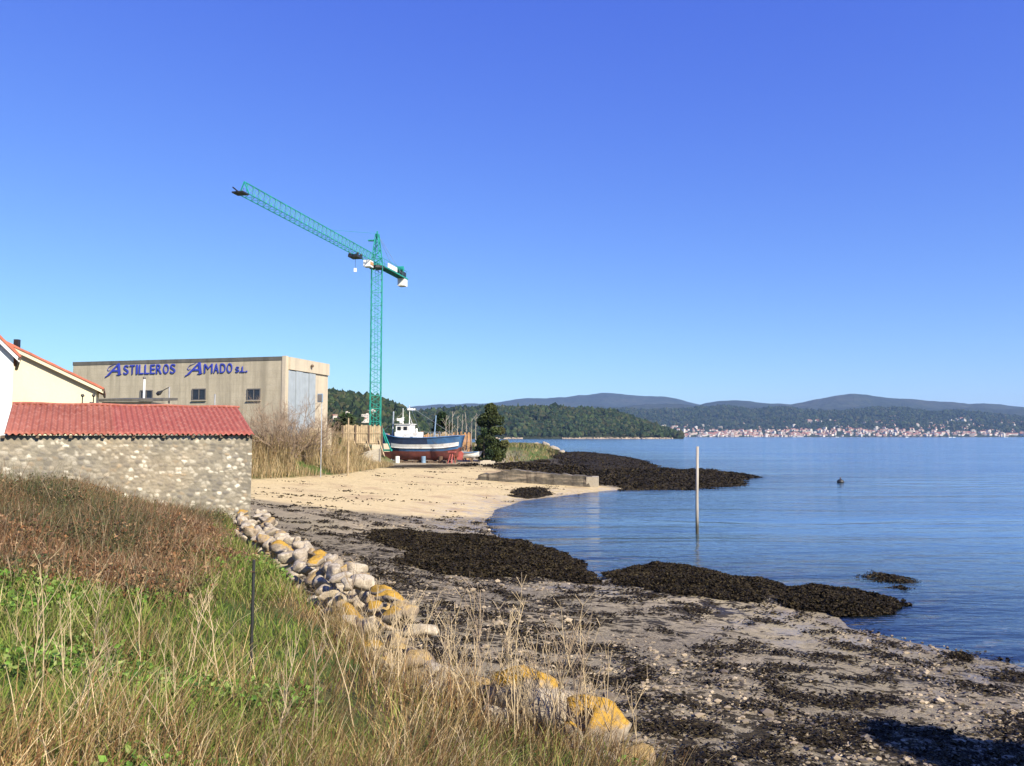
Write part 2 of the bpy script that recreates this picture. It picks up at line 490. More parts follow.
# ------------------------------------------------------------------ far hills, each a real ridge at its own distance
def hill_mat(name, stops, scale, bumpd):
    t = NT(name); g = t.geo()
    n = t.noise(g, scale, 7, .62); n2 = t.noise(g, scale * 9, 4, .6)
    c = t.ramp(n, *stops)
    c = t.mix(t.rng(n2, .3, .7, 0, .75), c, tuple(x * .45 for x in stops[0][1]))
    t.col(c).rough(.95).spec(.05)
    t.bump(t.math('ADD', n2, n), 1.0, bumpd)
    return t.m
RIDGES = {}
def ridge(name, prof, D0, D1, mat, rough, nv=26, kind='structure', step=2.0, foot=1.0, seed=0):
    xs = np.array([p[0] for p in prof], float); ys = np.array([p[1] for p in prof], float)
    px = np.arange(xs[0], xs[-1] + .1, step)
    top = np.interp(px, xs, ys)
    crest = np.array([PD(a, b, D1)[2] for a, b in zip(px, top)])
    tx = (px - 512) / F / (cp)                          # x per metre of depth, near the horizon
    v = np.concatenate([np.linspace(0, 1, nv), [1.12, 1.3]])
    V, X = np.meshgrid(v, tx, indexing='ij')
    Y = D0 + (D1 - D0) * V
    Xw = X * D1 * (.0) + X * Y
    shape = np.where(V <= 1, np.sin(np.clip(V, 0, 1) * math.pi / 2) ** 1.15, 1 - (V - 1) * 2.2)
    crest = crest + rough[0] * .9 * (fbm(tx * D1 / rough[1] * 2.2, tx * 0 + seed, 5, seed + 40)) * np.clip(crest / 60, 0, 1)
    Z = foot + (crest[None, :] - foot) * shape
    nz = fbm(Xw / rough[1], Y / rough[1], 5, seed) * rough[0] * np.sin(np.clip(V, 0, 1) * math.pi) ** .7
    Z = Z + nz + fbm(Xw / (rough[1] * .12), Y / (rough[1] * .12), 3, seed + 3) * rough[0] * .12 * (V > .05)
    Z[0] = -2; 
    m, k = V.shape
    idx = np.arange(m * k).reshape(m, k)
    q = np.stack([idx[:-1, :-1], idx[:-1, 1:], idx[1:, 1:], idx[1:, :-1]], -1).reshape(-1, 4)
    me = np_mesh(name, np.stack([Xw, Y, Z], -1).reshape(-1, 3), quads=q, mats=[mat], smooth=True)
    RIDGES[name + str(seed)] = (tx, v, Xw, Y, Z)
    return tag(link(name, me), kind=kind)

mf = hill_mat('far_mountain_cover', [(.3, (.028, .042, .036)), (.5, (.045, .056, .045)), (.7, (.085, .085, .065))], .0016, 30)
ridge('mountain', [(250, 420), (330, 414), (400, 409), (440, 405), (480, 405), (510, 402), (530, 399), (560, 397), (580, 394.5), (600, 393), (620, 393.5), (640, 396), (660, 397.5), (680, 400), (700, 404), (730, 405), (800, 410), (900, 420)], 6500, 8600, mf, (60, 900), seed=1)
ridge('mountain', [(640, 425), (680, 409), (705, 403), (735, 400.5), (765, 403.5), (790, 404), (812, 399.5), (830, 396.5), (850, 394), (868, 395.5), (890, 398.5), (920, 401), (950, 403), (975, 404.5), (1000, 405), (1015, 407), (1040, 410), (1100, 409), (1180, 414)], 5600, 7000, mf, (45, 800), seed=2)
ridge('mountain', [(420, 424), (520, 412), (560, 409), (600, 406), (640, 405), (680, 406), (720, 407.5), (770, 406), (820, 408), (870, 405.5), (930, 407), (980, 408), (1040, 412), (1120, 411), (1180, 420)], 5000, 6000, mf, (50, 600), seed=3)
mm = hill_mat('wooded_hill_cover', [(.3, (.022, .036, .020)), (.5, (.04, .055, .03)), (.72, (.085, .085, .05))], .004, 14)
ridge('hill', [(470, 424), (560, 414), (620, 411), (680, 411), (720, 409), (760, 411), (800, 410), (840, 412), (880, 409.5), (920, 412), (960, 413), (1000, 416), (1024, 417), (1080, 420), (1180, 424)], 3900, 5100, mm, (35, 420), nv=40, seed=5)
mn = hill_mat('wood_floor', [(.3, (.02, .03, .014)), (.55, (.045, .05, .026)), (.75, (.13, .10, .06))], .02, 3)
ridge('hill', [(380, 424), (420, 414), (450, 412), (480, 411), (520, 410.5), (560, 410.5), (590, 412), (612, 415), (630, 420), (648, 425), (665, 430.5), (682, 436)], 1380, 1640, mn, (6, 90), nv=30, foot=2.5, seed=6)
ridge('hill', [(150, 388), (240, 390), (300, 392), (330, 395), (352, 398), (375, 404), (392, 409), (404, 415), (416, 423), (428, 434)], 640, 820, mn, (4, 60), nv=30, foot=3, seed=7)

# woods: crowns crowd into one mass, nobody could count them
def ico(n=1):
    import bmesh
    bm = bmesh.new(); bmesh.ops.create_icosphere(bm, subdivisions=n, radius=1)
    v = np.array([w.co[:] for w in bm.verts]); f = np.array([[w.index for w in q.verts] for q in bm.faces]); bm.free()
    return v, f
ICO1, ICO2, ICO3 = ico(1), ico(2), ico(3)
M['wood_leaf'] = attr_mat('wood_foliage', .9, spec=.08)
def wood(name, key, n, size, label, vmin=.02, vmax=1.02, dens=None):
    tx, v, X, Y, Z = RIDGES[key]
    a = rng.uniform(0, len(tx) - 1.01, n); b = rng.uniform(vmin, vmax, n) ** .9
    vi = np.interp(b, v, np.arange(len(v)))
    i0, j0 = vi.astype(int), a.astype(int); fi, fj = vi - i0, a - j0
    def at(G): return (G[i0, j0] * (1 - fi) * (1 - fj) + G[i0 + 1, j0] * fi * (1 - fj) + G[i0, j0 + 1] * (1 - fi) * fj + G[i0 + 1, j0 + 1] * fi * fj)
    x, y, z = at(X), at(Y), at(Z)
    k = np.ones(n, bool)
    if dens is not None: k = dens(x, y, z)
    k &= vn(x / 40, y / 40, 5) > .12
    x, y, z = x[k], y[k], z[k]; n = len(x)
    bv, bf = ICO1 if size < 9 else ICO2
    s = size * rng.uniform(.55, 1.3, n) * (.75 + .5 * vn(x / 60, y / 60, 8))
    asp = rng.uniform(.8, 1.5, n)
    th = rng.uniform(0, 6.28, n)
    jit = 1 + .33 * rng.normal(size=(n, len(bv)))
    L = bv[None] * jit[..., None]
    cx = L[..., 0] * np.cos(th)[:, None] - L[..., 1] * np.sin(th)[:, None]
    cy = L[..., 0] * np.sin(th)[:, None] + L[..., 1] * np.cos(th)[:, None]
    Vv = np.stack([x[:, None] + cx * s[:, None] * .5, y[:, None] + cy * s[:, None] * .5, z[:, None] + s[:, None] * .35 + L[..., 2] * (s * asp)[:, None] * .5], -1)
    pal = np.array([(.020, .034, .014), (.030, .046, .018), (.042, .060, .022), (.055, .058, .026), (.016, .030, .016)])
    col = pal[rng.integers(0, 5, n)] * rng.uniform(.6, 1.1, n)[:, None]
    col = np.repeat(col[:, None], len(bv), 1)
    F3 = bf[None] + (np.arange(n) * len(bv))[:, None, None]
    me = np_mesh(name, Vv.reshape(-1, 3), tris=F3.reshape(-1, 3), mats=[M['wood_leaf']], attrs=dict(col=col.reshape(-1, 3)))
    return tag(link(name, me), label, 'forest', kind='stuff')
wood('forest', 'hill6', 12000, 7.5, 'dark mixed wood covering the headland across the water')
wood('forest', 'hill7', 7000, 5.5, 'dark wood covering the hill behind the boatyard', vmin=.0)
wood('forest', 'hill5', 11000, 13, 'distant woods on the slopes above the town', vmin=.12)

# pale strand under the headland
M['strand'] = simple('strand_rock', (.34, .26, .17), .9, .35, .05)
mb = MB()
for a, b in ((480, 500), (503, 521), (562, 590), (590, 612), (612, 640), (642, 672)):
    for px in np.arange(a, b, .8):
        p = PD(px + random.random() * .5, 436, 1372 + random.random() * 5); hh = random.uniform(.4, 2.6); w = random.uniform(1.2, 4)
        mb.prism([(p[0], p[1], -1), (p[0] + w, p[1] + random.uniform(-1, 1), -1), (p[0] + w, p[1] + 6, -.5), (p[0], p[1] + 7, -.5)], (random.uniform(-.5, .5), 2, 1 + hh), M['strand'])
tag(mb.build('shore_rocks'), kind='structure')

# haze
t = NT('haze_air')
t.n.remove(t.b)
vp = t.node('ShaderNodeVolumePrincipled')
vp.inputs['Color'].default_value = (.40, .62, 1.0, 1)
vp.inputs['Density'].default_value = .00005
vp.inputs['Anisotropy'].default_value = 0.0
t.l.new(vp.outputs[0], t.n['Material Output'].inputs['Volume'])
hz = MB().box((0, 0, 246), (28800, 28800, 500), t.m).build('haze')
tag(hz, kind='stuff')
# ------------------------------------------------------------------ materials for built things
def unit(v): v = np.array(v, float); return v / np.linalg.norm(v)
def wall_mat(name, a, b, stain, streak=.5, rough=.9, bump=.3, course=0):
    t = NT(name); g = t.geo()
    n = t.noise(t.geo((.5, .5, .5)), 1, 6, .65)
    c = t.mix(t.rng(n, .32, .68), a, b)
    st = t.noise(t.geo((1.3, 1.3, .10)), 1, 6, .7)
    c = t.mix(t.math('MULTIPLY', t.rng(st, .46, .66), streak), c, stain)
    c = t.mix(t.rng(t.noise(g, 9, 4), .3, .7, 0, .25), c, stain)
    if course:
        x = t.node('ShaderNodeSeparateXYZ'); t.l.new(t.geo(), x.inputs[0])
        fr = t.math('FRACT', t.math('DIVIDE', x.outputs[2], course))
        c = t.mix(t.rng(fr, .95, .965, 0, .55), c, tuple(q * .6 for q in a))
    t.col(c).rough(rough).spec(.2); t.bump(t.noise(g, 12, 4), bump, .02)
    return t.m
M['concrete'] = wall_mat('weathered_concrete', (.50, .435, .315), (.40, .345, .245), (.20, .175, .125), .6, course=.62)
M['concrete_dark'] = wall_mat('stained_concrete', (.16, .145, .12), (.10, .095, .085), (.05, .05, .045), .6)
M['cream'] = wall_mat('cream_render', (.72, .62, .42), (.66, .57, .39), (.52, .44, .30), .25)
M['white_wall'] = wall_mat('white_render', (.80, .79, .76), (.74, .73, .70), (.6, .58, .54), .25)
M['palecon'] = wall_mat('pale_concrete', (.56, .48, .35), (.46, .40, .30), (.28, .24, .19), .4)
M['doorblue'] = simple('blue_grey_sheet', (.31, .345, .37), .5, .12, 1.0)
M['dark'] = simple('dark_opening', (.012, .013, .015), .25, .3)
M['glass'] = simple('dark_glass', (.02, .024, .03), .12, .2)
M['frame'] = simple('grey_frame', (.12, .11, .10), .6, .2)
M['tile'] = simple('red_tile', (.42, .12, .065), .8, .3, 2.2, grime=(.20, .075, .05))
M['blue_letter'] = simple('blue_paint', (.035, .05, .33), .45, .12)
M['crane'] = simple('green_crane_paint', (.014, .25, .19), .5, .25, 1.0)
M['steel'] = simple('galvanised_steel', (.36, .39, .42), .5, .3, 4, metal=.3)
M['blue_steel'] = simple('blue_grey_steel', (.17, .26, .36), .55, .3, 3)
M['white'] = simple('white_paint', (.80, .79, .75), .5, .06, 3, grime=(.55, .50, .42))
M['wood'] = simple('weathered_planks', (.36, .27, .16), .85, .4, 2.0, bump=.3)
M['wood_dark'] = simple('dark_timber', (.12, .08, .05), .85, .4, 2.5)
M['orangewood'] = simple('orange_planks', (.46, .25, .11), .85, .3, 2.0)
M['rust'] = simple('rusty_iron', (.10, .055, .03), .8, .4, 12)
M['black'] = simple('black_iron', (.02, .02, .02), .5, .2)
M['hull_red'] = simple('red_antifouling', (.20, .06, .045), .7, .35, 1.2, grime=(.11, .045, .04))
M['hull_navy'] = simple('navy_hull_paint', (.03, .055, .12), .4, .3, 1.5)
M['hull_blue'] = simple('blue_hull_paint', (.055, .15, .31), .5, .25, 1.5, grime=(.10, .12, .15))
M['red_paint'] = simple('faded_red_paint', (.42, .10, .08), .6, .3, 3)
M['deck'] = simple('grey_deck', (.3, .28, .25), .8, .3)
M['bronze'] = simple('bronze', (.35, .22, .08), .4, .2, metal=.8)
M['pipe'] = simple('grey_pipe', (.3, .3, .3), .6, .2)

# ------------------------------------------------------------------ boatyard building
Ac = PD(284, 436, 75.0); Ac[2] = 0
U = unit((-22, 5.6, 0)); Nf = unit(np.cross(U, (0, 0, 1.0)));  Nf = Nf if Nf[1] < 0 else -Nf
Bk = -Nf
def fac(px, py, o=Ac, u=U):            # place on the facade: metres along it, height
    d = ray(px, py); n = np.array((-u[1], u[0]))
    k = np.dot(o[:2], n) / np.dot(d[:2], n)
    p = d[:2] * k
    return float(np.dot(p - o[:2], u[:2])), CAMZ + d[2] * k
SL, _ = fac(72, 400); ZT = (fac(284, 357.5)[1] + fac(72, 361)[1]) / 2
ZG = 2.2
dE = unit(Bk); WE = None
for q in np.arange(2, 30, .05):        # depth of the end face seen up to px 327
    p = Ac + dE * q
    if 512 + p[0] / p[1] * F * cp > 327: WE = q; break
WE = WE or 9.0
def end(px, py): return fac(px, py, Ac, dE)
by = empty('boatyard_building', Ac + (0, 0, ZG), 'long tan concrete boatyard building with blue lettering and a big blue-grey sliding door', 'building')
mb = MB()
zc = np.array((0, 0, 1.0))
mb.obox(Ac + zc * (ZG - .6), U * SL, dE * WE, zc * (ZT - .35 - ZG + .6), M['concrete'])
mb.build('wall', by)
mb = MB()      # parapet, blackened by rain
mb.obox(Ac + zc * (ZT - .35) - U * .04 + Nf * .04, U * (SL + .08), dE * (WE + .0), zc * .35, M['concrete_dark'])
mb.build('parapet', by)
mb = MB()
mb.obox(Ac - U * .06 + Nf * .06 + zc * (ZG - .4), U * .38, dE * .5, zc * (ZT - ZG + .45), M['palecon'])
mb.build('corner_pillar', by)
# end face: pale render skin, lintel beam, door leaves
s0, _ = end(287, 400); s1, _ = end(313.5, 400); s2, _ = end(325.5, 400)
z0 = end(287, 369)[1]; z1 = end(325, 376)[1]; zl = (z0 + z1) / 2
o = Ac - U * .05
mb = MB()
mb.obox(o + dE * s1 + zc * ZG, -U * .05, dE * (WE - s1 - .02), zc * (zl - ZG), M['palecon'])
mb.build('end_wall', by)
mb = MB(); mb.obox(o + dE * (s0 - .2) + zc * ZG, -U * .05, dE * .2, zc * (zl - ZG), M['palecon']); mb.build('door_jamb', by)
mb = MB()
mb.obox(o + dE * .45 + zc * (zl + .02), -U * .22, dE * (WE - .47), zc * (ZT - zl - .04), M['palecon'])
li = mb.build('lintel_beam', by)
mb = MB(); cpos = o + dE * (WE * .52) + zc * (zl + (ZT - zl) * .55) - U * .40
mb.ball(cpos, .16, M['wood_dark']); mb.build('lamp', by)
nl = 4
for k in range(nl):
    a = s0 + (s1 - s0) * k / nl; w = (s1 - s0) / nl - .05
    mb = MB(); dp = .10 + .07 * (k % 2)
    mb.obox(o + dE * a + zc * (ZG + .05), -U * dp, dE * w, zc * (zl - ZG - .1), M['doorblue'])
    for r in range(5):
        mb.obox(o + dE * (a + w * (r + .5) / 5 - .02) + zc * (ZG + .05) - U * dp, -U * .035, dE * .05, zc * (zl - ZG - .12), M['doorblue'])
    mb.build('door_panel', by)
for px0, px1, py0, py1 in ((141, 152.5, 391, 399.5), (193, 205.5, 389.5, 399.5), (248, 260, 389.5, 399.5), (88, 98, 392, 400)):
    sa, za = fac(px0, py1); sb, zb = fac(px1, py0)
    lo, hi = min(sa, sb), max(sa, sb)
    mb = MB(); q = Ac + Nf * .005
    for (x0, x1, y0, y1) in ((lo - .08, hi + .08, zb, zb + .10), (lo - .08, hi + .08, za - .10, za), (lo - .08, lo, za, zb), (hi, hi + .08, za, zb), ((lo + hi) / 2 - .03, (lo + hi) / 2 + .03, za, zb)):
        mb.obox(q + U * x0 + zc * y0, U * (x1 - x0), Nf * .09, zc * (y1 - y0), M['frame'])
    f = mb.build('window', by)
    MB().obox(Ac + Nf * .006 + U * lo + zc * za, U * (hi - lo), Nf * .03, zc * (zb - za), M['glass']).build('pane', f)
    MB().obox(Ac + Nf * .005 + U * (lo - .14) + zc * (za - .17), U * (hi - lo + .28), Nf * .16, zc * .07, M['concrete']).build('sill', f)
# lettering: every letter a raised plate on the facade
def letter_mesh(ch, size, bold=.045, depth=.05, shear=0):
    cu = bpy.data.curves.new('letter', 'FONT'); cu.body = ch; cu.size = size; cu.extrude = depth; cu.offset = bold * size * .55; cu.shear = shear
    ob = bpy.data.objects.new('letter_tmp', cu); C.objects.link(ob)
    dg = bpy.context.evaluated_depsgraph_get(); me = bpy.data.meshes.new_from_object(ob.evaluated_get(dg))
    bpy.data.objects.remove(ob)
    return me
EX = -U
def frame_at(s, z):
    p = Ac + U * s + zc * z + Nf * .055
    return Matrix(((EX[0], 0, Nf[0], p[0]), (EX[1], 0, Nf[1], p[1]), (0, 1, 0, p[2]), (0, 0, 0, 1)))
def put_letter(ch, s, z, h, w=None, shear=0):
    me = letter_mesh(ch, 1, -.012 if ch == 'M' else .006, .04, shear)
    xs = [v.co.x for v in me.vertices]; ys = [v.co.y for v in me.vertices]
    x0, x1, y0, y1 = min(xs), max(xs), min(ys), max(ys)
    k = h / (y1 - y0); kx = (w / (x1 - x0)) if w else k
    rl = Vector(by.location)
    for v in me.vertices:
        v.co = Vector(((v.co.x - x0) * kx, (v.co.y - y0) * k, v.co.z))
    if shear:      # the swash of the big initials
        mb = MB(); pts_ = [(.62 * w, .98 * h), (.40 * w, .86 * h), (.14 * w, .72 * h), (.02 * w, .50 * h), (.10 * w, .36 * h), (.24 * w, .44 * h)]
        mb.tube([(a, b, .0) for a, b in pts_], [.015, .025, .032, .032, .025, .015], M['blue_letter'], 5)
        mb.tube([(.46 * w, .42 * h, 0), (.2 * w, .05 * h, 0), (-.12 * w, -.16 * h, 0)], [.035, .055, .07], M['blue_letter'], 5)
        mb.tube([(.70 * w, .0 * h, 0), (.92 * w, -.02 * h, 0), (1.08 * w, .06 * h, 0)], [.035, .045, .02], M['blue_letter'], 5)
        b0 = len(me.vertices)
        import bmesh
        bm = bmesh.new(); bm.from_mesh(me)
        vs = [bm.verts.new(v) for v in mb.v]
        for f in mb.f: bm.faces.new([vs[i] for i in f])
        bm.to_mesh(me); bm.free()
    me.transform(Matrix.Translation(-rl) @ frame_at(s, z))
    me.materials.append(M['blue_letter'])
    me.name = 'letter'
    link('letter', me, by)
def word(text, px0, px1, pyb, pyt, frac=None):
    sa, zb = fac(px0, pyb); sb, _ = fac(px1, pyb); zt = fac((px0 + px1) / 2, pyt)[1]; zb = fac((px0 + px1) / 2, pyb)[1]
    tot = sa - sb; wd = {'I': .45, 'S': .95, 'L': .85, 'E': .9, 'M': 1.5, '.': .4, 'T': .95}
    units = sum(wd.get(c, 1.05) for c in text); u = tot / units; s = sa
    for c in text:
        w = wd.get(c, 1.05) * u
        if c != '.':
            put_letter(c, s, zb, zt - zb, w * (.55 if c == 'I' else .88 if c == 'M' else .78))
        else:
            mb = MB(); mb.obox(Ac + U * s + zc * zb + Nf * .01, -U * .14, Nf * .08, zc * .14, M['blue_letter']); mb.build('letter', by)
        s -= w
word('STILLEROS', 124, 177, 374, 364.5)
word('MADO', 204.5, 234, 373, 363.5)
word('S.L.', 236, 248, 372.3, 366.5)
for px0, px1, b, tp in ((107.5, 121, 375, 363.5), (187.5, 202, 374, 362.5)):
    sa, _ = fac(px0, b); sb, _ = fac(px1, b); zb = fac((px0 + px1) / 2, b)[1]; zt = fac((px0 + px1) / 2, tp)[1]
    put_letter('A', sa, zb, zt - zb, sa - sb, .35)

# ------------------------------------------------------------------ stone shed with red corrugated roof
Er = PD(252, 436, 28.0); Er[2] = 0
Ud = unit((-1, -.55, 0)); Nd = unit((.55, -1, 0)); Bd = -Nd
gz = float(ground(Er[0], Er[1]))
def sfac(px, py): return fac(px, py, Er, Ud)
ZE = sfac(150, 434.5)[1]
LW = sfac(-70, 440)[0]
sh = empty('stone_shed', (Er[0], Er[1], gz - .1), 'low rubble stone shed with a red corrugated roof', 'shed')
zb0 = gz - .9
step = .035
ns, nz_ = int(LW / step), int((ZE - zb0) / step)
ss = np.linspace(0, LW, ns); zz = np.linspace(zb0, ZE - .03, nz_)
SS, ZZ = np.meshgrid(ss, zz)
seeds = []
zrow = zb0
while zrow < ZE + .3:
    hh = rng.uniform(.06, .15); x = -.2
    while x < LW + .3:
        w = rng.uniform(.08, .30); seeds.append((x + w / 2, zrow + hh / 2 + rng.normal() * .02, w / hh)); x += w
    zrow += hh
seeds = np.array(seeds)
tone = rng.random(len(seeds))
pal = np.array([(.27, .235, .175), (.19, .17, .14), (.36, .305, .225), (.54, .48, .38), (.145, .13, .11), (.68, .62, .50), (.33, .245, .155)])
ci = rng.choice(7, len(seeds), p=[.20, .22, .14, .16, .12, .10, .06])
f1 = np.full(SS.shape, 9.0); f2 = f1.copy(); idx = np.zeros(SS.shape, int)
wx, wz = SS + .12 * fbm(SS * 4, ZZ * 4, 4, 1), ZZ + .11 * fbm(SS * 4, ZZ * 4, 4, 2)
for k, (a, b, asp) in enumerate(seeds):
    c0, c1 = np.searchsorted(ss, (a - .7, a + .7)); r0, r1 = np.searchsorted(zz, (b - .45, b + .45))
    if c1 <= c0 or r1 <= r0: continue
    sl_ = (slice(r0, r1), slice(c0, c1))
    d = np.hypot((wx[sl_] - a) / 1.45, wz[sl_] - b)
    A, B_ = f1[sl_], f2[sl_]
    nb = d < A
    f2[sl_] = np.where(nb, A, np.minimum(B_, d)); idx[sl_] = np.where(nb, k, idx[sl_]); f1[sl_] = np.where(nb, d, A)
edge = sm(.004, .05, f2 - f1)
col = pal[ci[idx]] * (.8 + .4 * tone[idx])[..., None]
lime = np.clip(1.3 * fbm(SS * .55, ZZ * .8, 3, 8) + .42, 0, 1)[..., None]
mort = np.array((.285, .25, .185)) * (.85 + .6 * fbm(SS * 3, ZZ * 3, 3, 4) + .5 * fbm(SS * .8, ZZ * .8, 3, 41))[..., None]
flush = sm(.35, .8, tone[idx])
mortmask = (edge * (.62 + .38 * flush * (1 - .4 * lime[..., 0])))[..., None]
col = mort * (1 - mortmask) + col * mortmask
warm = sm(.0, .35, fbm(SS * .35, ZZ * .5, 3, 31))[..., None]
col = col * (1 - .25 * warm) + np.array((.48, .35, .20)) * .25 * warm
off = edge * (.004 + .03 * tone[idx]) + .02 * fbm(SS * 9, ZZ * 9, 3, 6)
pos = Er[None, None] + Ud * SS[..., None] + Nd * (off[..., None] + .02) + zc * ZZ[..., None]
iq = np.arange(ns * nz_).reshape(nz_, ns)
q = np.stack([iq[:-1, :-1], iq[1:, :-1], iq[1:, 1:], iq[:-1, 1:]], -1).reshape(-1, 4)
t = NT('rubble_stone'); c = t.attr('col', 'Color'); g = t.geo()
t.col(t.mix(t.rng(t.noise(g, 16, 5, .7), .35, .7, 0, .5), c, (.15, .135, .11))).rough(.92).spec(.15); t.bump(t.noise(g, 25, 4), .5, .02)
M['rubble'] = t.m
t = NT('rubble_stone_plain'); g = t.geo((2.2, 2.2, 5)); v = t.node('ShaderNodeTexVoronoi'); t.l.new(g, v.inputs[0])
t.col(t.mix(t.rng(v.outputs['Distance'], .3, .55), t.ramp(v.outputs['Color'], (0, (.15, .14, .12)), (.5, (.33, .29, .22)), (1, (.6, .55, .45))), (.34, .29, .21))).rough(.9)
t.bump(v.outputs['Distance'], .5, .05); M['rubble2'] = t.m
rl = np.array(sh.location)
me = np_mesh('wall', pos.reshape(-1, 3) - rl, quads=q, mats=[M['rubble']], smooth=True, attrs=dict(col=col.reshape(-1, 3)))
link('wall', me, sh)
DPT = 5.6
mb = MB(); mb.obox(Er + zc * zb0 + Bd * .03, Ud * LW, Bd * DPT, zc * (ZE - .05 - zb0), M['rubble2']); mb.build('side_walls', sh)
# roof: two corrugated slopes
ZR = ZE + 1.03; run = 3.1
t = NT('red_corrugated_sheet'); g = t.geo()
n = t.noise(t.geo((.5, .5, .5)), 1, 5, .6); n2 = t.noise(g, 6, 5, .7)
c = t.mix(t.rng(n, .35, .65), (.235, .07, .045), (.33, .115, .078))
c = t.mix(t.attr('tint'), c, (.28, .078, .058))
c = t.mix(t.rng(n2, .52, .72, 0, .55), c, (.22, .07, .05))
c = t.mix(t.rng(t.noise(t.geo((7, 7, .8)), 1, 4, .6), .50, .70, 0, .45), c, (.52, .27, .20))
t.col(c).rough(.75).spec(.2); M['corr'] = t.m
sL = sfac(4.5, 434)[0]
nsx = int(sL / .0215)
sx = np.linspace(-.04, sL, nsx); tv = np.linspace(0, 1, 9)
SX, TV = np.meshgrid(sx, tv)
ph = SX / .172 * 2 * math.pi
wob = .012 * fbm(SX * 1.1, TV * 3, 3, 12) + .02 * fbm(SX * .3, TV, 2, 13)
for name, sgn in (('roof_slope', 1), ('roof_slope', -1)):
    hz_ = ZE + .02 + (ZR - ZE) * TV + .030 * np.sin(ph) + wob
    hor = -.22 + (run + .22) * TV
    if sgn < 0: hor = 2 * run - hor
    top = Er[None, None] + Ud * SX[..., None] + Bd * hor[..., None] + zc * hz_[..., None]
    bot = top - zc * .025
    n0 = SX.size; iq = np.arange(n0).reshape(SX.shape)
    q1 = np.stack([iq[:-1, :-1], iq[:-1, 1:], iq[1:, 1:], iq[1:, :-1]], -1).reshape(-1, 4)
    if sgn > 0: q1 = q1[:, ::-1]
    q2 = q1[:, ::-1] + n0
    e1 = np.stack([iq[0, :-1], iq[0, 1:], iq[0, 1:] + n0, iq[0, :-1] + n0], -1)
    e2 = np.stack([iq[:-1, 0], iq[1:, 0], iq[1:, 0] + n0, iq[:-1, 0] + n0], -1)
    e3 = np.stack([iq[:-1, -1], iq[1:, -1], iq[1:, -1] + n0, iq[:-1, -1] + n0], -1)
    Vv = np.concatenate([top.reshape(-1, 3), bot.reshape(-1, 3)]) - rl
    tint = (SX < sfac(115, 420)[0]).astype(float).ravel()
    me = np_mesh(name, Vv, quads=np.concatenate([q1, q2, e1, e2, e3]), mats=[M['corr']], smooth=True, attrs=dict(tint=np.concatenate([tint, tint])))
    link(name, me, sh)
mb = MB()
mb.tube([Er + Ud * s + Bd * run + zc * (ZR + .03 + .015 * math.sin(s * 3)) for s in np.linspace(-.1, sL, 30)], .05, M['corr'], 8)
mb.build('ridge_cap', sh)
for s_ in (-.02, sL - .12):
    mb = MB(); mb.prism([Er + Ud * s_ + Bd * .1 + zc * (ZE - .06), Er + Ud * s_ + Bd * (2 * run - .1) + zc * (ZE - .06), Er + Ud * s_ + Bd * run + zc * (ZR - .08)], Ud * .12, M['rubble2'])
    mb.build('gable', sh)
for k in range(int(LW / .9)):
    mb = MB(); mb.obox(Er + Ud * (.1 + k * .9) + Nd * .16 + zc * (ZE - .115), Ud * .09, Bd * .5, zc * .09, M['wood_dark'])
    mb.build('rafter', sh)

# ------------------------------------------------------------------ tiled houses
def tile_slope(mb, o, along, up, n_al, n_up, m):   # rows of half-round tiles
    al, uu = np.linalg.norm(along), np.linalg.norm(up)
    a, u = along / al, up / uu
    nrm = np.cross(a, u); nrm = nrm if nrm[2] > 0 else -nrm
    vs = []; na_ = n_al * 4 + 1
    for j in range(n_up + 1):
        for i in range(na_):
            hgt = .045 * abs(math.sin(i * math.pi / 4)) + (.02 if j % 2 else 0)
            vs.append(o + along * i / (na_ - 1) + up * j / n_up + nrm * (hgt + .06))
    fs = [(j * na_ + i, j * na_ + i + 1, (j + 1) * na_ + i + 1, (j + 1) * na_ + i) for j in range(n_up) for i in range(na_ - 1)]
    if np.dot(np.cross(along, up), (0, 0, 1)) < 0: fs = [f[::-1] for f in fs]
    mb.add(vs, fs, m)
    mb.obox(o, along, up, nrm * .09, M['tile'])
def gable_house(name, pr, pz_eave, turn, xleft, depth, wallm, label, slope, over=.55):
    # gable turned to the camera, right-hand slope coming down to the eave at pr
    x1, y0 = pr
    h = empty(name, (x1, y0, 2), label, 'house')
    xr = (x1 + xleft) / 2
    zr_ = pz_eave + (x1 - xr) * slope
    mb = MB(); mb.prism([(xleft, y0, 1.5), (x1, y0, 1.5), (x1, y0, pz_eave), (xr, y0, zr_), (xleft, y0, pz_eave)], (0, depth, 0), wallm); mb.build('wall', h)
    mb = MB()
    for sg in (1, -1):
        xe = x1 if sg > 0 else xleft
        o = np.array((xe + sg * over, y0 - .35, pz_eave - over * slope + .03))
        up = np.array((xr, y0 - .35, zr_ + .03)) - o
        tile_slope(mb, o, np.array((0, depth + .7, 0.)), up, int(depth / .22), 14, M['tile'])
    mb.build('roof', h)
    mb = MB()
    for sg in (1, -1):
        xe = x1 if sg > 0 else xleft
        o = np.array((xe + sg * over, y0 - .30, pz_eave - over * slope - .18))
        mb.obox(o, np.array((xr - xe - sg * over, 0, zr_ - pz_eave + over * slope)), (0, .12, 0), (0, 0, .2), wallm)
    mb.build('verge_board', h)
    mb = MB(); xe = x1 + over - .02
    mb.tube([(xe, y0 - .3, pz_eave - over * slope - .03), (xe, y0 + depth, pz_eave - over * slope - .03)], .07, M['wood_dark']); mb.build('gutter', h)
    h.rotation_euler.z = turn
    return h, xr, zr_
pe = PD(99, 391, 44.0)
hc, xr, zr_ = gable_house('cream_house', (pe[0] - .15, 44.0), pe[2] + .22, .46, pe[0] - 13.5, 8, M['cream'], 'cream rendered house with a sloping orange tiled roof beside the shed', .50, .35)
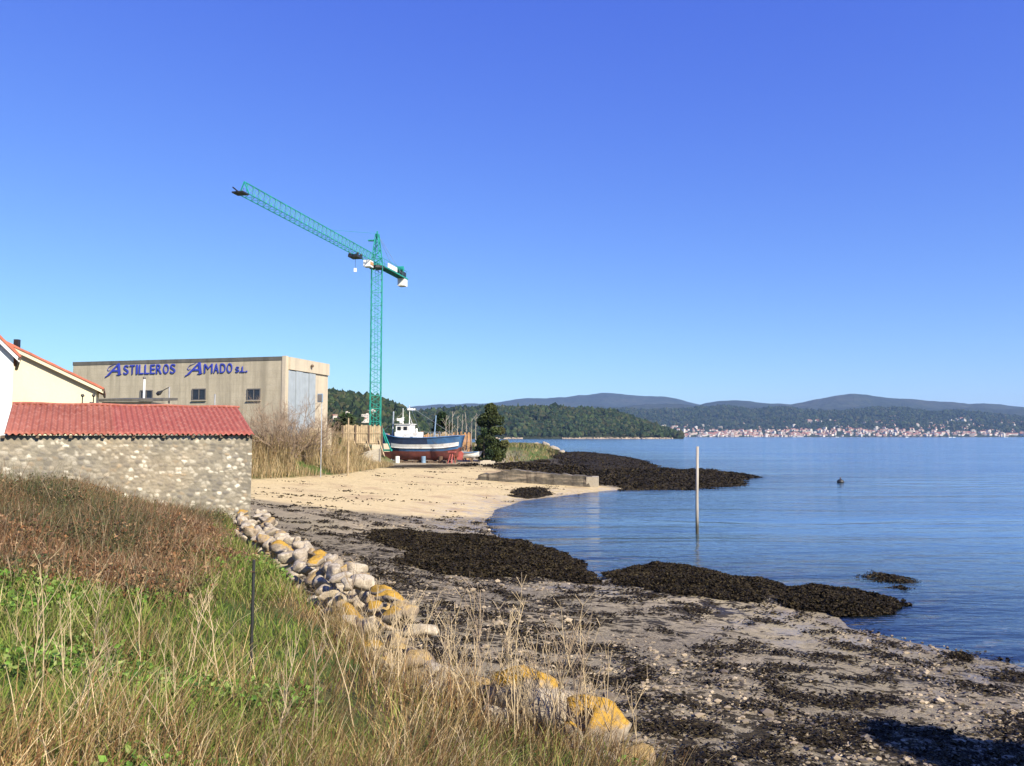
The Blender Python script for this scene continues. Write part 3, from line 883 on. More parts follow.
def hook(o, h):                        # keep a part where it was built in the world although its thing is turned
    o.matrix_parent_inverse = Matrix.Rotation(-h.rotation_euler.z, 4, 'Z')
for px in (84, 95):
    p = PD(px, 396, 43.0 if px < 90 else 43.6)
    mb = MB(); mb.bar(p + (0, .07, 0), p + (0, -.15, .0), .02, M['black']); mb.bar(p + (0, -.15, 0), p + (0, -.15, -.5), .03, M['black']); mb.ball(p + (0, -.15, .02), .09, M['black'])
    hook(mb.build('wall_lamp', hc), hc)
mb = MB(); p = PD(17, 344, 44); mb.box(p + (0, 0, -.35), (.24, .24, 1.2), M['black']); hook(mb.build('chimney', hc), hc)
pw = PD(15, 352, 34.0)
hw, _, _ = gable_house('white_house', (pw[0] - .05, 34.0), pw[2] - .05, .57, pw[0] - 9, 6, M['white_wall'], 'white rendered house with a red tiled roof at the left edge', 1.05, .22)

# lean-to roof, poles and lamps seen over the shed roof
p0, p1 = PD(98, 402, 52), PD(152, 400, 52)
lt = empty('lean_to', (p0[0], 52, 2.2), 'grey flat roofed lean-to behind the shed roof', 'shed')
mb = MB(); mb.obox((p0[0], 52, p1[2] - .1), (p1[0] - p0[0], 0, 0), (0, 4, .25), (0, 0, .18), M['concrete_dark']); mb.build('roof', lt)
mb = MB(); mb.obox((p0[0] + .15, 52.2, 2.0), (p1[0] - p0[0] - .3, 0, 0), (0, 3.4, 0), (0, 0, p1[2] - 2.12), M['palecon']); mb.build('wall', lt)
p = PD(144.5, 378, 55)
tg = MB().tube([(p[0], 55, 2.2), (p[0], 55, p[2])], [.11, .07], M['white'], 8); tg.ball((p[0], 55, p[2]), .11, M['frame'])
tag(tg.build('white_pole', origin=(p[0], 55, 2.2)), 'slim white pole standing in front of the left windows of the boatyard building', 'pole')
p = PD(215, 394, 58)
tag(MB().tube([(p[0], 58, 2.2), (p[0], 58, p[2])], [.09, .06], M['pipe'], 6).build('grey_pole', origin=(p[0], 58, 2.2)), 'short thin grey pole tip rising over the middle of the shed roof', 'pole')
a, b = PD(157, 394.5, 56), PD(168, 387, 56)
sl2 = empty('street_lamp', (b[0], 56, 2.2), 'dark street lamp on a slanting arm right of the white pole', 'street lamp')
MB().tube([(b[0] + .1, 56, 2.2), (b[0] + .1, 56, b[2])], .05, M['pipe'], 6).build('post', sl2)
MB().bar(b + (.1, 0, 0), (a + b) / 2, .035, M['black']).build('arm', sl2)
MB().tube([(a + b) / 2, a * .8 + b * .2, a], [.05, .16, .12], M['black'], 6).build('lamp_head', sl2)

# post with a grey box in front of the door end; low cream wall
p = PD(320.5, 398, 69); pg = float(ground(p[0], 69))
bx = empty('box_post', (p[0], 69, pg), 'thin post carrying a grey box in front of the big sliding door', 'post')
MB().tube([(p[0] + .12, 69, pg - .2), (p[0] + .12, 69, p[2] + .4)], .035, M['steel'], 6).build('post', bx)
MB().box((p[0], 68.9, p[2]), (.42, .2, .72), M['blue_steel']).box((p[0], 68.78, p[2]), (.34, .05, .6), M['frame']).build('box', bx)
a, b = PD(312, 440, 80), PD(333, 440, 80)
gw_ = MB(); gw_.obox((a[0], 79, 2), (b[0] - a[0], 0, 0), (0, .25, 0), (0, 0, PD(320, 428, 79)[2] - 2), M['cream'])
for k in range(5):
    gw_.obox((a[0] + (b[0] - a[0]) * k / 5, 78.93, 2), (.16, 0, 0), (0, .06, 0), (0, 0, PD(320, 428, 79)[2] - 1.9), M['palecon'])
tag(gw_.build('yard_wall', origin=(a[0], 79, 2)), 'low cream yard wall right of the boatyard building', 'wall')

# ------------------------------------------------------------------ tower crane
CX, CY = PD(375, 436, 100)[:2]
cgz = float(ground(CX, CY))
cr = empty('tower_crane', (CX, CY, cgz), 'tall green lattice tower crane standing beside the boatyard', 'crane')
def sq_lattice(mb, p0, p1, w, sx, sy, n, rc, rd, m, w1=None):
    p0, p1 = np.array(p0, float), np.array(p1, float); w1 = w if w1 is None else w1
    cs = [(-1, -1), (1, -1), (1, 1), (-1, 1)]
    def pt(k, t):
        ww = w + (w1 - w) * t
        return p0 + (p1 - p0) * t + sx * cs[k][0] * ww / 2 + sy * cs[k][1] * ww / 2
    for k in range(4): mb.bar(pt(k, 0), pt(k, 1), rc, m)
    for i in range(n + 1):
        for k in range(4):
            if i < n:
                a, b = (k, (k + 1) % 4) if i % 2 else ((k + 1) % 4, k)
                mb.bar(pt(a, i / n), pt(b, (i + 1) / n), rd, m)
            if i % 2 == 0 or i == n: mb.bar(pt(k, i / n), pt((k + 1) % 4, i / n), rd, m)
ex, ey = np.array((1., 0, 0)), np.array((0, 1., 0))
ca_, sa_ = math.cos(.25), math.sin(.25)
e1, e2 = np.array((ca_, sa_, 0)), np.array((-sa_, ca_, 0))
ZS = PD(375, 266, 100)[2]
mb = MB(); sq_lattice(mb, (CX, CY, cgz + .5), (CX, CY, ZS), 1.30, e1, e2, 28, .065, .034, M['crane'])
for k in (8, 14, 19): mb.box((CX, CY, cgz + .5 + k * .96), (1.7, 1.7, .08), M['crane'], .25) if False else None
mb.build('mast', cr)
mb = MB()
for d in (e1 + e2, e1 - e2, -e1 + e2, -e1 - e2): mb.bar((CX, CY, cgz + .25), np.array((CX, CY, cgz + .25)) + d * 1.9, .16, M['crane']); mb.bar(np.array((CX, CY, cgz + .3)) + d * 1.8, np.array((CX, CY, cgz + 3.2)) + d * .72, .09, M['crane'])
mb.build('base_frame', cr)
mb = MB()
for k in range(4):
    d = (e1, e2, -e1, -e2)[k]; mb.box(np.array((CX, CY, cgz + .55)) + d * 1.3, (1.0, 1.0, 1.0), M['palecon'], .25)
mb.build('ballast', cr)
mb = MB()    # ladder and safety rail inside
mb.bar((CX - .2, CY, cgz + .6), (CX - .2, CY, ZS), .03, M['crane']); mb.bar((CX + .2, CY, cgz + .6), (CX + .2, CY, ZS), .03, M['crane'])
for z in np.arange(cgz + .8, ZS, .35): mb.bar((CX - .2, CY, z), (CX + .2, CY, z), .02, M['crane'])
mb.build('ladder', cr)
mb = MB(); mb.tube([(CX, CY, ZS - .35), (CX, CY, ZS - .05)], [.95, .95], M['black'], 12); mb.tube([(CX, CY, ZS - .05), (CX, CY, ZS + .12)], [.8, .8], M['crane'], 12); mb.build('slewing_ring', cr)
J = unit((-7.1, -30.4, 0)); Js = np.array((J[1], -J[0], 0)); JL = 30.4; TOP = np.array((CX, CY, ZS + .15))
apex = np.array((CX, CY, PD(375, 232, 100)[2]))
mb = MB(); sq_lattice(mb, TOP - zc * .1, apex - zc * .3, 1.15, J, Js, 8, .075, .045, M['crane'], .35); mb.bar(apex - zc * .5, apex + zc * .1, .12, M['crane'])
mb.bar(apex - zc * 1.0 - Js * .2, apex - zc * 1.0 + Js * 1.1, .06, M['crane']); mb.box(apex - zc * 1.05 + Js * .8, (.8, .5, .12), M['crane'])
mb.build('tower_head', cr)
mb = MB(); nseg = 30; jb = TOP + J * .6
w = .95; hj = 1.15
def jp(k, t):      # two lower chords and one upper
    base = jb + J * (JL - .6) * t
    return base + ((Js * w / 2, -Js * w / 2, zc * hj)[k])
for k in range(3): mb.bar(jp(k, 0), jp(k, 1), .05 if k < 2 else .06, M['crane'])
for i in range(nseg):
    a, b = i / nseg, (i + 1) / nseg
    for k in (0, 1):
        mb.bar(jp(k, a), jp(2, (a + b) / 2), .025, M['crane']); mb.bar(jp(2, (a + b) / 2), jp(k, b), .025, M['crane'])
    mb.bar(jp(0, a), jp(1, b), .022, M['crane']); mb.bar(jp(0, a), jp(1, a), .022, M['crane'])
for k in (0, 1): mb.bar(jp(k, 1), jp(2, 1), .06, M['crane'])
mb.build('jib', cr)
tipc = jb + J * (JL - .5)
mb = MB(); mb.obox(tipc - Js * .55 - zc * .15, Js * 1.1, J * 1.0, zc * .12, M['black']); mb.bar(tipc + J * .5 - zc * .1, tipc + J * 1.7 + zc * .1, .06, M['black']); mb.build('jib_tip', cr)
tp = jb + J * 5.2
tr_ = MB().obox(tp - Js * .6 - zc * .55, Js * 1.2, J * 1.5, zc * .3, M['black'])
for sg in (-1, 1):
    for k in (0, 1): tr_.ball(tp + Js * .5 * sg + J * (.2 + k) - zc * .1, .16, M['black'], 8, 5)
tro = tr_.build('trolley', cr)
MB().bar(tp + J * .7 - zc * .5, tp + J * .7 - zc * 1.9, .022, M['black']).box(tp + J * .7 - zc * 2.0, (.3, .2, .45), M['white']).build('hook_block', tro)
K = -J; CL = 9.6
mb = MB()
for sg in (-1, 1):
    mb.bar(TOP + Js * .5 * sg, TOP + K * CL + Js * .5 * sg, .11, M['crane']); mb.bar(TOP + Js * .5 * sg + zc * 1.0, TOP + K * CL + Js * .5 * sg + zc * 1.0, .03, M['crane'])
    for q_ in np.arange(0, CL + .1, 1.3): mb.bar(TOP + K * q_ + Js * .5 * sg, TOP + K * q_ + Js * .5 * sg + zc, .025, M['crane'])
for q_ in np.arange(0, CL, .9): mb.bar(TOP + K * q_ + Js * .5, TOP + K * (q_ + .9) - Js * .5, .05, M['crane'])
mb.obox(TOP - Js * .5 + zc * .08, Js * 1.0, K * CL, zc * .04, M['crane'])
mb.build('counter_jib', cr)
mb = MB(); cb = TOP + K * (CL - 1.2)
mb.obox(cb - Js * .5 - zc * 1.1, Js * 1.0, K * .55, zc * 1.05, M['white']); mb.obox(cb + K * .6 - Js * .5 - zc * 1.1, Js * 1.0, K * .55, zc * 1.05, M['white'])
mb.build('counterweight', cr)
mb = MB(); mb.obox(TOP + K * 7.4 - Js * .5 + zc * .14, Js * 1.0, K * 1.6, zc * .6, M['black']); mb.tube([TOP + K * 8 - Js * .5 + zc * 1.1, TOP + K * 8 + Js * .5 + zc * 1.1], .38, M['crane'], 10); mb.build('winch', cr)
MB().obox(TOP + K * 2.2 + Js * .56 + zc * .1, Js * .06, K * 3.2, zc * .6, M['white']).obox(TOP + K * 2.2 - Js * .62 + zc * .1, Js * .06, K * 3.2, zc * .6, M['white']).build('white_panel', cr)
MB().obox(TOP + J * 2.2 - Js * .45 - zc * .85, Js * .9, J * 1.0, zc * .8, M['white']).obox(TOP + J * 2.25 - Js * .49 - zc * .65, Js * .03, J * .9, zc * .4, M['orangewood']).build('control_box', cr)
mb = MB()
for sg in (-1, 1): mb.bar(apex - zc * .2, TOP + K * (CL - 1.5) + Js * .45 * sg + zc * .1, .022, M['steel'])
mb.bar(apex - zc * .2, jp(2, .42), .022, M['crane'])
mb.build('pendant_cable', cr)

# ------------------------------------------------------------------ timber palisade round the crane foot
a, b = PD(341, 450, 90), PD(382, 450, 91); za = a[2]
zt_ = PD(360, 425.5, 90)[2]
pf = empty('plank_fence', (a[0], a[1], za), 'tall pale plank fence with slanting braces at the foot of the crane', 'fence')
dd = unit(b - a); Lf = np.linalg.norm(b - a); nn_ = np.array((dd[1], -dd[0], 0)); k = 0; x = 0; mb = MB()
while x < Lf:
    w_ = .24; hh = rng.uniform(-.1, .1)
    mb.obox(a + dd * x + zc * rng.uniform(0.55, .75), dd * (w_ - .03), nn_ * .04, zc * (zt_ - za - .62 + hh), M['wood']); x += w_
mb.build('planks', pf)
for f_ in (.02, .33, .66, .98):
    mb = MB(); mb.obox(a + dd * Lf * f_ + nn_ * .05 - zc * .6, dd * .14, nn_ * .12, zc * (zt_ - za + .65), M['wood_dark']); mb.build('post', pf)
for f_ in (.30, .62, .92):
    mb = MB(); mb.bar(a + dd * Lf * f_ + nn_ * .1 + zc * 1.1, a + dd * Lf * (f_ + .12) + nn_ * 1.6 - zc * .7, .07, M['wood']); mb.build('brace', pf)
mb = MB(); mb.obox(a + nn_ * .05 + zc * (zt_ - za - .9), dd * Lf, nn_ * .05, zc * .14, M['wood']); mb.obox(a + nn_ * .05 + zc * .75, dd * Lf, nn_ * .05, zc * .12, M['wood']); mb.build('rail', pf)
# low broken retaining wall under it
a2, b2 = PD(352, 463, 86), PD(378, 462, 90)
mb = MB()
rt_pts = [(a2[0] + (b2[0] - a2[0]) * q_, a2[1] + (b2[1] - a2[1]) * q_, a2[2] - .5) for q_ in (0, 1)]
top_ = PD(365, 450, 88)[2]
mb.prism([rt_pts[0], rt_pts[1], (rt_pts[1][0], rt_pts[1][1], top_ + .1), (rt_pts[1][0] - .8, rt_pts[1][1] - 1, top_ - .1), (rt_pts[0][0] + .9, rt_pts[0][1] + 1, top_ - .3), (rt_pts[0][0], rt_pts[0][1], top_ - .8)], (.2, .9, 0), M['rubble2'])
tag(mb.build('retaining_wall', origin=rt_pts[0]), 'low broken rubble retaining wall below the plank fence', 'wall')

# ------------------------------------------------------------------ beached fishing boat
bp0, bp1 = PD(379, 459, 103.5), PD(458, 458, 100.5)
bl = np.linalg.norm((bp1 - bp0)[:2]); bd = unit(((bp1 - bp0)[0], (bp1 - bp0)[1], 0)); bn = np.array((-bd[1], bd[0], 0)); bn = bn if bn[1] < 0 else -bn
kz = PD(420, 460, 102)[2]
zsheer = PD(420, 438.0, 102)[2]
fb = empty('fishing_boat', (bp0[0], bp0[1], kz), 'blue wooden fishing boat with red bottom and white wheelhouse propped up ashore', 'boat')
def bw(x, y, z): return bp0 * (1, 1, 0) + bd * x + bn * y + zc * (z + kz)
def bwa(x, y, z): return bw(x, y, z - kz)
HT = zsheer - kz
nt, nw = 28, 15
def sec(t, w):
    b = 1.55 * (math.sin(min(1, t * 1.7 + .0) * math.pi / 2) ** .75) * (1 - .38 * max(0, (t - .55) / .45) ** 2)
    zs = HT * (1 + .30 * max(0, (.42 - t) / .42) ** 2 + .10 * max(0, (t - .55) / .45) ** 2)
    zk = .55 * max(0, (.12 - t) / .12) ** 2 + .42 * max(0, (t - .84) / .16) ** 1.3
    p = 1.05 - .62 * math.sin(min(1, t * 1.35) * math.pi) ** .7 if t < .74 else .62 + .3 * (t - .74)
    p = max(.38, p)
    y = b * (w ** p) * (1 + .0 * w) + .05
    x = bl * t - (.75 * w * max(0, (.12 - t) / .12) ** 1 if t < .12 else 0) + (.55 * w * max(0, (t - .9) / .1))
    return x, y, zk + (zs - zk) * w
wv = [0, .04, .1, .17, .25, .33, .40, .45, .53, .56, .64, .71, .74, .87, 1.0]
mb = MB(); grid = {}
vs = []
for sgn in (1, -1):
    for i in range(nt):
        for j in range(nw):
            x, y, z = sec(i / (nt - 1), wv[j]); grid[sgn, i, j] = len(vs); vs.append(bw(x, sgn * y, z))
fr_, fn_, fb_, fw_ = [], [], [], []
for sgn in (1, -1):
    for i in range(nt - 1):
        for j in range(nw - 1):
            f = (grid[sgn, i, j], grid[sgn, i + 1, j], grid[sgn, i + 1, j + 1], grid[sgn, i, j + 1])
            if sgn < 0: f = f[::-1]
            w = (wv[j] + wv[j + 1]) / 2; t_ = i / nt
            (fr_ if w < .40 else fw_ if (.545 < w < .725 and t_ > .15) else fb_ if (t_ > .62 or (w < .545 and t_ > .25)) else fn_).append(f)
for i in range(nt - 1):     # keel strip
    fr_.append((grid[1, i, 0], grid[-1, i, 0], grid[-1, i + 1, 0], grid[1, i + 1, 0]))
for j in range(nw - 1):     # stem and transom
    fn_.append((grid[1, 0, j], grid[1, 0, j + 1], grid[-1, 0, j + 1], grid[-1, 0, j]))
    (fr_ if wv[j] < .42 else fb_).append((grid[1, nt - 1, j], grid[-1, nt - 1, j], grid[-1, nt - 1, j + 1], grid[1, nt - 1, j + 1]))
b0 = mb.add(vs, fr_, M['hull_red'])
for fs_, m_ in ((fn_, 'hull_navy'), (fb_, 'hull_blue'), (fw_, 'white')):
    k_ = mb.mat(M[m_])
    for f in fs_: mb.f.append(list(f)); mb.m.append(k_)
hull = mb.build('hull', fb, smooth=True)
mb = MB(); vs = []; fs = []
for i in range(nt):
    x, y, z = sec(i / (nt - 1), .86); vs += [bw(x, y * .97, z), bw(x, -y * .97, z)]
    if i: fs.append((2 * i - 2, 2 * i, 2 * i + 1, 2 * i - 1))
mb.add(vs, fs, M['deck']); mb.build('deck', fb)
mb = MB()
for sgn in (1, -1): mb.tube([bw(sec(i / (nt - 1), 1)[0], sgn * sec(i / (nt - 1), 1)[1], sec(i / (nt - 1), 1)[2] + .02) for i in range(nt)], .075, M['hull_blue'], 5)
mb.build('gunwale', fb)
mb = MB()
for sgn in (1, -1): mb.tube([bw(sec(i / (nt - 1), .54)[0], sgn * (sec(i / (nt - 1), .54)[1] + .03), sec(i / (nt - 1), .54)[2]) for i in range(5, nt)], .05, M['white'], 5)
mb.build('rub_rail', fb)
zd = HT * .86
wh = MB(); wh.obox(bw(2.6, 1.0, zd), bd * 3.1, -bn * 2.0, zc * 1.15, M['white']); wh.obox(bw(2.7, .85, zd + 1.15), bd * 1.9, -bn * 1.7, zc * .95, M['white']); wh.obox(bw(2.55, .97, zd + 2.1), bd * 2.2, -bn * 1.94, zc * .08, M['white'])
who = wh.build('wheelhouse', fb)
for x_ in (2.9, 3.75):
    MB().obox(bw(x_, .87, zd + 1.38), bd * .5, -bn * .02, zc * .45, M['glass']).build('window', who)
MB().obox(bw(2.68, .6, zd + 1.38), bd * .02, -bn * 1.2, zc * .45, M['glass']).build('window', who)
MB().obox(bw(4.75, 1.02, zd + .2), bd * .35, -bn * .02, zc * .35, M['glass']).build('window', who)
mast = MB().bar(bw(3.3, .0, zd + 2.1), bw(3.3, 0, zd + 4.2), .06, M['white'], 6, .035).bar(bw(3.1, .0, zd + 3.0), bw(3.5, 0, zd + 3.0), .04, M['white'])
mast.build('mast', fb)
MB().bar(bw(4.2, .0, zd + 2.1), bw(4.2, 0, zd + 4.6), .06, M['white'], 6, .03).bar(bw(4.2, 0, zd + 3.2), bw(4.6, 0, zd + 2.2), .03, M['white']).build('mast', fb)
MB().box(bw(4.45, 0, zd + 4.05), (1.0, .2, .22), M['white'], .2).build('radar_scanner', fb)
MB().box(bw(2.95, 0, zd + 2.75), (.85, .5, .28), M['white']).ball(bw(3.0, 0, zd + 2.5), .25, M['white']).build('radar_dome', fb)
MB().tube([bw(5.3, .3, zd + 1.1), bw(5.3, .3, zd + 1.6)], .14, M['white'], 8).build('funnel', fb)
mb = MB()
for e_ in ((.2, 0, HT * 1.2), (bl * .98, .0, HT * 1.05), (6.6, 1.2, HT)): mb.bar(bw(4.2, 0, zd + 4.5), bw(*e_), .018, M['steel'], 3)
mb.build('rigging', fb)
mb = MB()
for x_ in (6.6, 7.3, 8.0, 8.7):
    for sg in (1, -1): mb.bar(bw(x_, 1.2 * sg, HT), bw(x_, 1.2 * sg, HT + .75), .025, M['steel'], 4)
for sg in (1, -1): mb.bar(bw(6.6, 1.2 * sg, HT + .75), bw(8.7, 1.2 * sg, HT + .75), .025, M['steel'], 4)
mb.build('railing', fb)
MB().obox(bw(1.0, .5, HT * 1.02), bd * .5, -bn * .9, zc * .5, M['orangewood']).build('fish_box', fb)
MB().obox(bw(6.2, .6, zd), bd * 1.1, -bn * 1.1, zc * .35, M['wood']).build('hatch', fb)
MB().tube([bw(7.9, .7, zd), bw(7.9, .7, zd + .8), bw(7.9, -.7, zd + .8), bw(7.9, -.7, zd)], .05, M['steel'], 6).build('gallows', fb)
MB().tube([bw(2.35, .3, zd), bw(2.35, .3, zd + .75)], .3, M['black'], 10).build('winch', fb)
MB().prism([bw(bl - .15, .05, .1), bw(bl + .55, .05, .05), bw(bl + .75, .05, .9), bw(bl + .45, .05, 1.15), bw(bl - .1, .05, 1.0)], -bn * .1, M['red_paint']).build('rudder', fb)
pr_ = MB().tube([bw(bl - .75, 0, .5), bw(bl - .35, 0, .5)], .09, M['bronze'], 8)
for k in range(3):
    t_ = k * 2.094
    c_ = bw(bl - .38, 0, .5); u_ = bn * math.cos(t_) + zc * math.sin(t_); v_ = bn * -math.sin(t_) + zc * math.cos(t_)
    pr_.prism([c_ + u_ * .05 - v_ * .05, c_ + u_ * .4 - v_ * .16, c_ + u_ * .46 + v_ * .02, c_ + u_ * .4 + v_ * .16, c_ + u_ * .05 + v_ * .05], bd * .03, M['bronze'])
pr_.build('propeller', fb)
# cradle and props
gzb = float(ground(*bwa(5, 0, 0)[:2]))
cd = empty('boat_cradle', bwa(0, 0, gzb), 'dark timber cradle blocks under the keel of the blue fishing boat', 'cradle')
for x_ in (1.3, 3.2, 5.2, 7.2, 9.0):
    MB().obox(bwa(x_, 1.1, gzb - .1), bd * .35, -bn * 2.2, zc * (kz - gzb + .08), M['wood_dark']).build('keel_block', cd)
MB().obox(bwa(.3, .95, gzb - .05), bd * 9.2, -bn * .2, zc * .22, M['wood_dark']).obox(bwa(.3, -.75, gzb - .05), bd * 9.2, -bn * .2, zc * .22, M['wood_dark']).build('rail', cd)
rp = empty('red_trestle', bwa(bl - .3, 2.2, gzb), 'red painted trestle under the stern of the blue fishing boat', 'trestle')
for x_ in (0, .55):
    MB().bar(bwa(bl - .5 + x_, 2.3, gzb - .05), bwa(bl - .3 + x_ * .4, 1.75, gzb + 1.35), .06, M['red_paint']).build('leg', rp)
    MB().bar(bwa(bl - .5 + x_, 1.1, gzb - .05), bwa(bl - .3 + x_ * .4, 1.65, gzb + 1.35), .06, M['red_paint']).build('leg', rp)
MB().obox(bwa(bl - .6, 2.0, gzb + 1.3), bd * .9, -bn * .6, zc * .12, M['red_paint']).build('top', rp)
def steel_prop(pa, pb, label, twin, m):
    r = empty('steel_prop', pa, label, 'prop', 'steel props holding the boat')
    MB().bar(pa, pb, .09, m, 6).build('pole', r)
    if twin:
        q = np.array(pa) + bd * .35; MB().bar(q, pa * .45 + np.array(pb) * .55, .06, m, 6).build('brace', r)
        rg = MB()
        for k in range(1, 7): rg.bar(np.array(pa) + (np.array(pb) - pa) * k * .075, q + (pa * .45 + np.array(pb) * .55 - q) * k * .136, .03, m)
        rg.build('rungs', r)
    MB().box(np.array(pa) + (0, 0, .03), (.5, .4, .1), m).build('foot', r)
pa = P(391.5, 462, gzb); pb = PD(393.6, 411.5, pa[1] + .6); steel_prop(pa, pb, 'tall pale steel prop with a ladder brace at the bow of the blue fishing boat', True, M['steel'])
pa = P(432.5, 461, gzb); pb = PD(436, 415.5, pa[1] + .5); steel_prop(pa, pb, 'slim blue-grey steel prop leaning at the stern half of the blue fishing boat', False, M['blue_steel'])

# small boats
def dinghy(name, p, L, B, H, ang_, label, m, up=.35, trailer=False):
    r = empty(name, p, label, 'boat'); ca, sa = math.cos(ang_), math.sin(ang_)
    def w_(x, y, z): return np.array(p) + (x * ca - y * sa, x * sa + y * ca, z + up)
    mb = MB(); n_ = 14; k_ = 7; vs = []; fs = []
    for sg in (1, -1):
        for i in range(n_):
            t = i / (n_ - 1); b = B / 2 * min(1, math.sin(min(1, t * 1.5 + .03) * math.pi / 2)) ** .8
            for j in range(k_):
                w = j / (k_ - 1); vs.append(w_(L * t - .35 * L * .2 * w * (1 - min(1, t * 4)), sg * b * w ** .5, (.35 * max(0, .25 - t) / .25 * H) * (1 - w) + H * w * (1 + .25 * (1 - t) ** 2)))
    N = n_ * k_
    for s_ in (0, 1):
        for i in range(n_ - 1):
            for j in range(k_ - 1):
                a = s_ * N + i * k_ + j; f = (a, a + k_, a + k_ + 1, a + 1); fs.append(f if not s_ else f[::-1])
    fs += [((n_ - 1) * k_ + j, N + (n_ - 1) * k_ + j, N + (n_ - 1) * k_ + j + 1, (n_ - 1) * k_ + j + 1) for j in range(k_ - 1)]
    mb.add(vs, fs, m); mb.build('hull', r, smooth=True)
    mb = MB(); mb.prism([w_(L * .25, -B * .3, H * .9), w_(L * .97, -B * .42, H * .9), w_(L * .97, B * .42, H * .9), w_(L * .25, B * .3, H * .9)], (0, 0, .04), m); mb.build('deck', r)
    mb = MB(); mb.obox(w_(L * .45, -B * .2, H * .9), w_(L * .6, -B * .2, H * .9) - w_(L * .45, -B * .2, H * .9), w_(L * .45, B * .2, 0) - w_(L * .45, -B * .2, 0), (0, 0, .3), M['deck']); mb.build('thwart', r)
    for x_ in (.25, .75):
        mb = MB(); mb.obox(w_(L * x_, -B * .35, -up - .05), w_(L * x_ + .2, 0, 0) - w_(L * x_, 0, 0), w_(0, B * .7, 0) - w_(0, 0, 0), (0, 0, up + .08), M['wood_dark'])
        mb.build('support_block', r)
    return r
pz = P(449, 462, 1.62)
dn_ = dinghy('dinghy', (pz[0] + 4.1, pz[1] - 1.0, 1.55), 4.0, 1.6, .72, math.pi - .1, 'small white boat on blocks behind the stern of the fishing boat', M['white'], .6)
mb = MB(); q_ = np.array((pz[0] + .05, pz[1] - .6, 2.2)); mb.obox(q_ + (-.3, -.15, .35), (.3, 0, 0), (0, .3, 0), (0, 0, .5), M['black']); mb.obox(q_ + (-.2, -.06, -.45), (.12, 0, 0), (0, .12, 0), (0, 0, .9), M['black']); mb.build('outboard_motor', dn_)
mb = MB(); mb.tube([np.array((pz[0] + 4.1, pz[1] - 1.0, 1.55)) + np.array((-4.0 * t_ * math.cos(.1) - .82 * s_ * math.sin(.1), 4.0 * t_ * math.sin(.1) - .82 * s_, .6 + .72 * (1 + .25 * (1 - t_) ** 2) - .06)) for t_, s_ in ((0, .1), (.1, .42), (.25, .72), (.45, .95), (.7, 1.0), (1.0, 1.0))], .05, M['hull_blue'], 5); mb.build('rub_rail', dn_)
pz = P(381, 459, 1.9)
dinghy('skiff', (PD(383, 440, 112)[0], 112, 2.2), 4.0, 1.6, .9, -.1, 'white skiff half hidden behind the bow of the fishing boat', M['white'], 1.6)
pz = P(480, 465, 1.5)
mb = MB(); mb.obox((pz[0], pz[1], 1.2), (1.6, 0, 0), (.2, 1.2, 0), (0, 0, .75), M['palecon']); mb.obox((pz[0] + .3, pz[1] + .25, 1.95), (.9, 0, 0), (.1, .7, 0), (0, 0, .1), M['palecon'])
tag(mb.build('concrete_block', origin=(pz[0], pz[1], 1.5)), 'pale concrete block on the ground right of the white dinghy', 'block')
for px_, lab_ in ((398, 'white oil drum under the bow of the fishing boat'), (424, 'blue oil drum under the middle of the fishing boat'), (441, 'rusty oil drum before the red trestle')):
    q_ = P(px_, 462.5, gzb); mb = MB()
    mb.tube([(q_[0], q_[1] - .6, gzb - .05), (q_[0], q_[1] - .6, gzb + .28), (q_[0], q_[1] - .6, gzb + .30), (q_[0], q_[1] - .6, gzb + .33), (q_[0], q_[1] - .6, gzb + .8)], [.28, .28, .3, .28, .28], M['white'] if 'white' in lab_ else M['blue_steel'] if 'blue' in lab_ else M['rust'], 12)
    tag(mb.build('oil_drum', origin=(q_[0], q_[1] - .6, gzb)), lab_, 'drum')
# plank stack fence behind the boat
a, b = PD(407, 446, 113), PD(471, 447, 113)
zz0 = float(ground(a[0], 113)); pf2 = empty('plank_screen', (a[0], 113, zz0), 'long weathered orange plank screen behind the fishing boat', 'fence')
ztop = PD(440, 432.5, 113)[2]; mb = MB(); x = 0; L_ = b[0] - a[0]
mb2 = MB()
while x < L_:
    (mb2 if vn(x * .8, 0, 3) > .5 else mb).obox((a[0] + x, 113 + rng.uniform(-.03, .03), zz0 - .3), (.22, 0, 0), (0, .04, 0), (0, 0, ztop - zz0 + .3 + rng.uniform(-.35, .2)), M['orangewood'] if vn(x * .8, 0, 3) > .5 else M['wood']); x += .26
mb.build('planks', pf2); mb2.build('planks', pf2)
for q_ in (0, .25, .5, .75, 1):
    MB().obox((a[0] + L_ * q_, 112.9, zz0 - .3), (.14, 0, 0), (0, .1, 0), (0, 0, ztop - zz0 + .5), M['wood_dark']).build('post', pf2)

# slip wall running out to the water
qa, qb = P(598, 487, .15), P(478, 474, 1.3)
qa, qb = qa * (1, 1, 0), qb * (1, 1, 0)
za_, zb_ = PD(592, 477.5, qa[1])[2], PD(482, 467.0, qb[1])[2]
dq = unit(qb - qa); nq = np.array((-dq[1], dq[0], 0)); nq = nq if nq[1] > 0 else -nq
t = NT('quay_masonry'); g = t.geo((1.2, 1.2, 2.2)); v = t.node('ShaderNodeTexBrick'); t.l.new(t.geo((.45, .45, 1)), v.inputs[0])
c = t.mix(t.rng(t.noise(t.geo(), 1.8, 6, .7), .35, .65), (.105, .085, .058), (.04, .034, .024))
c = t.mix(t.rng(t.noise(t.geo((.3, .3, 2)), 2, 5), .5, .62), c, (.20, .16, .11))
t.col(c).rough(.85); t.bump(t.noise(t.geo(), 4, 5), .9, .1); M['quay'] = t.m
sw_ = empty('slip_wall', qa + zc * .1, 'long dark stone slip wall running from the boatyard down to the water', 'wall')
mb = MB(); n_ = 40; Lq = np.linalg.norm(qb - qa); vs, fs = [], []
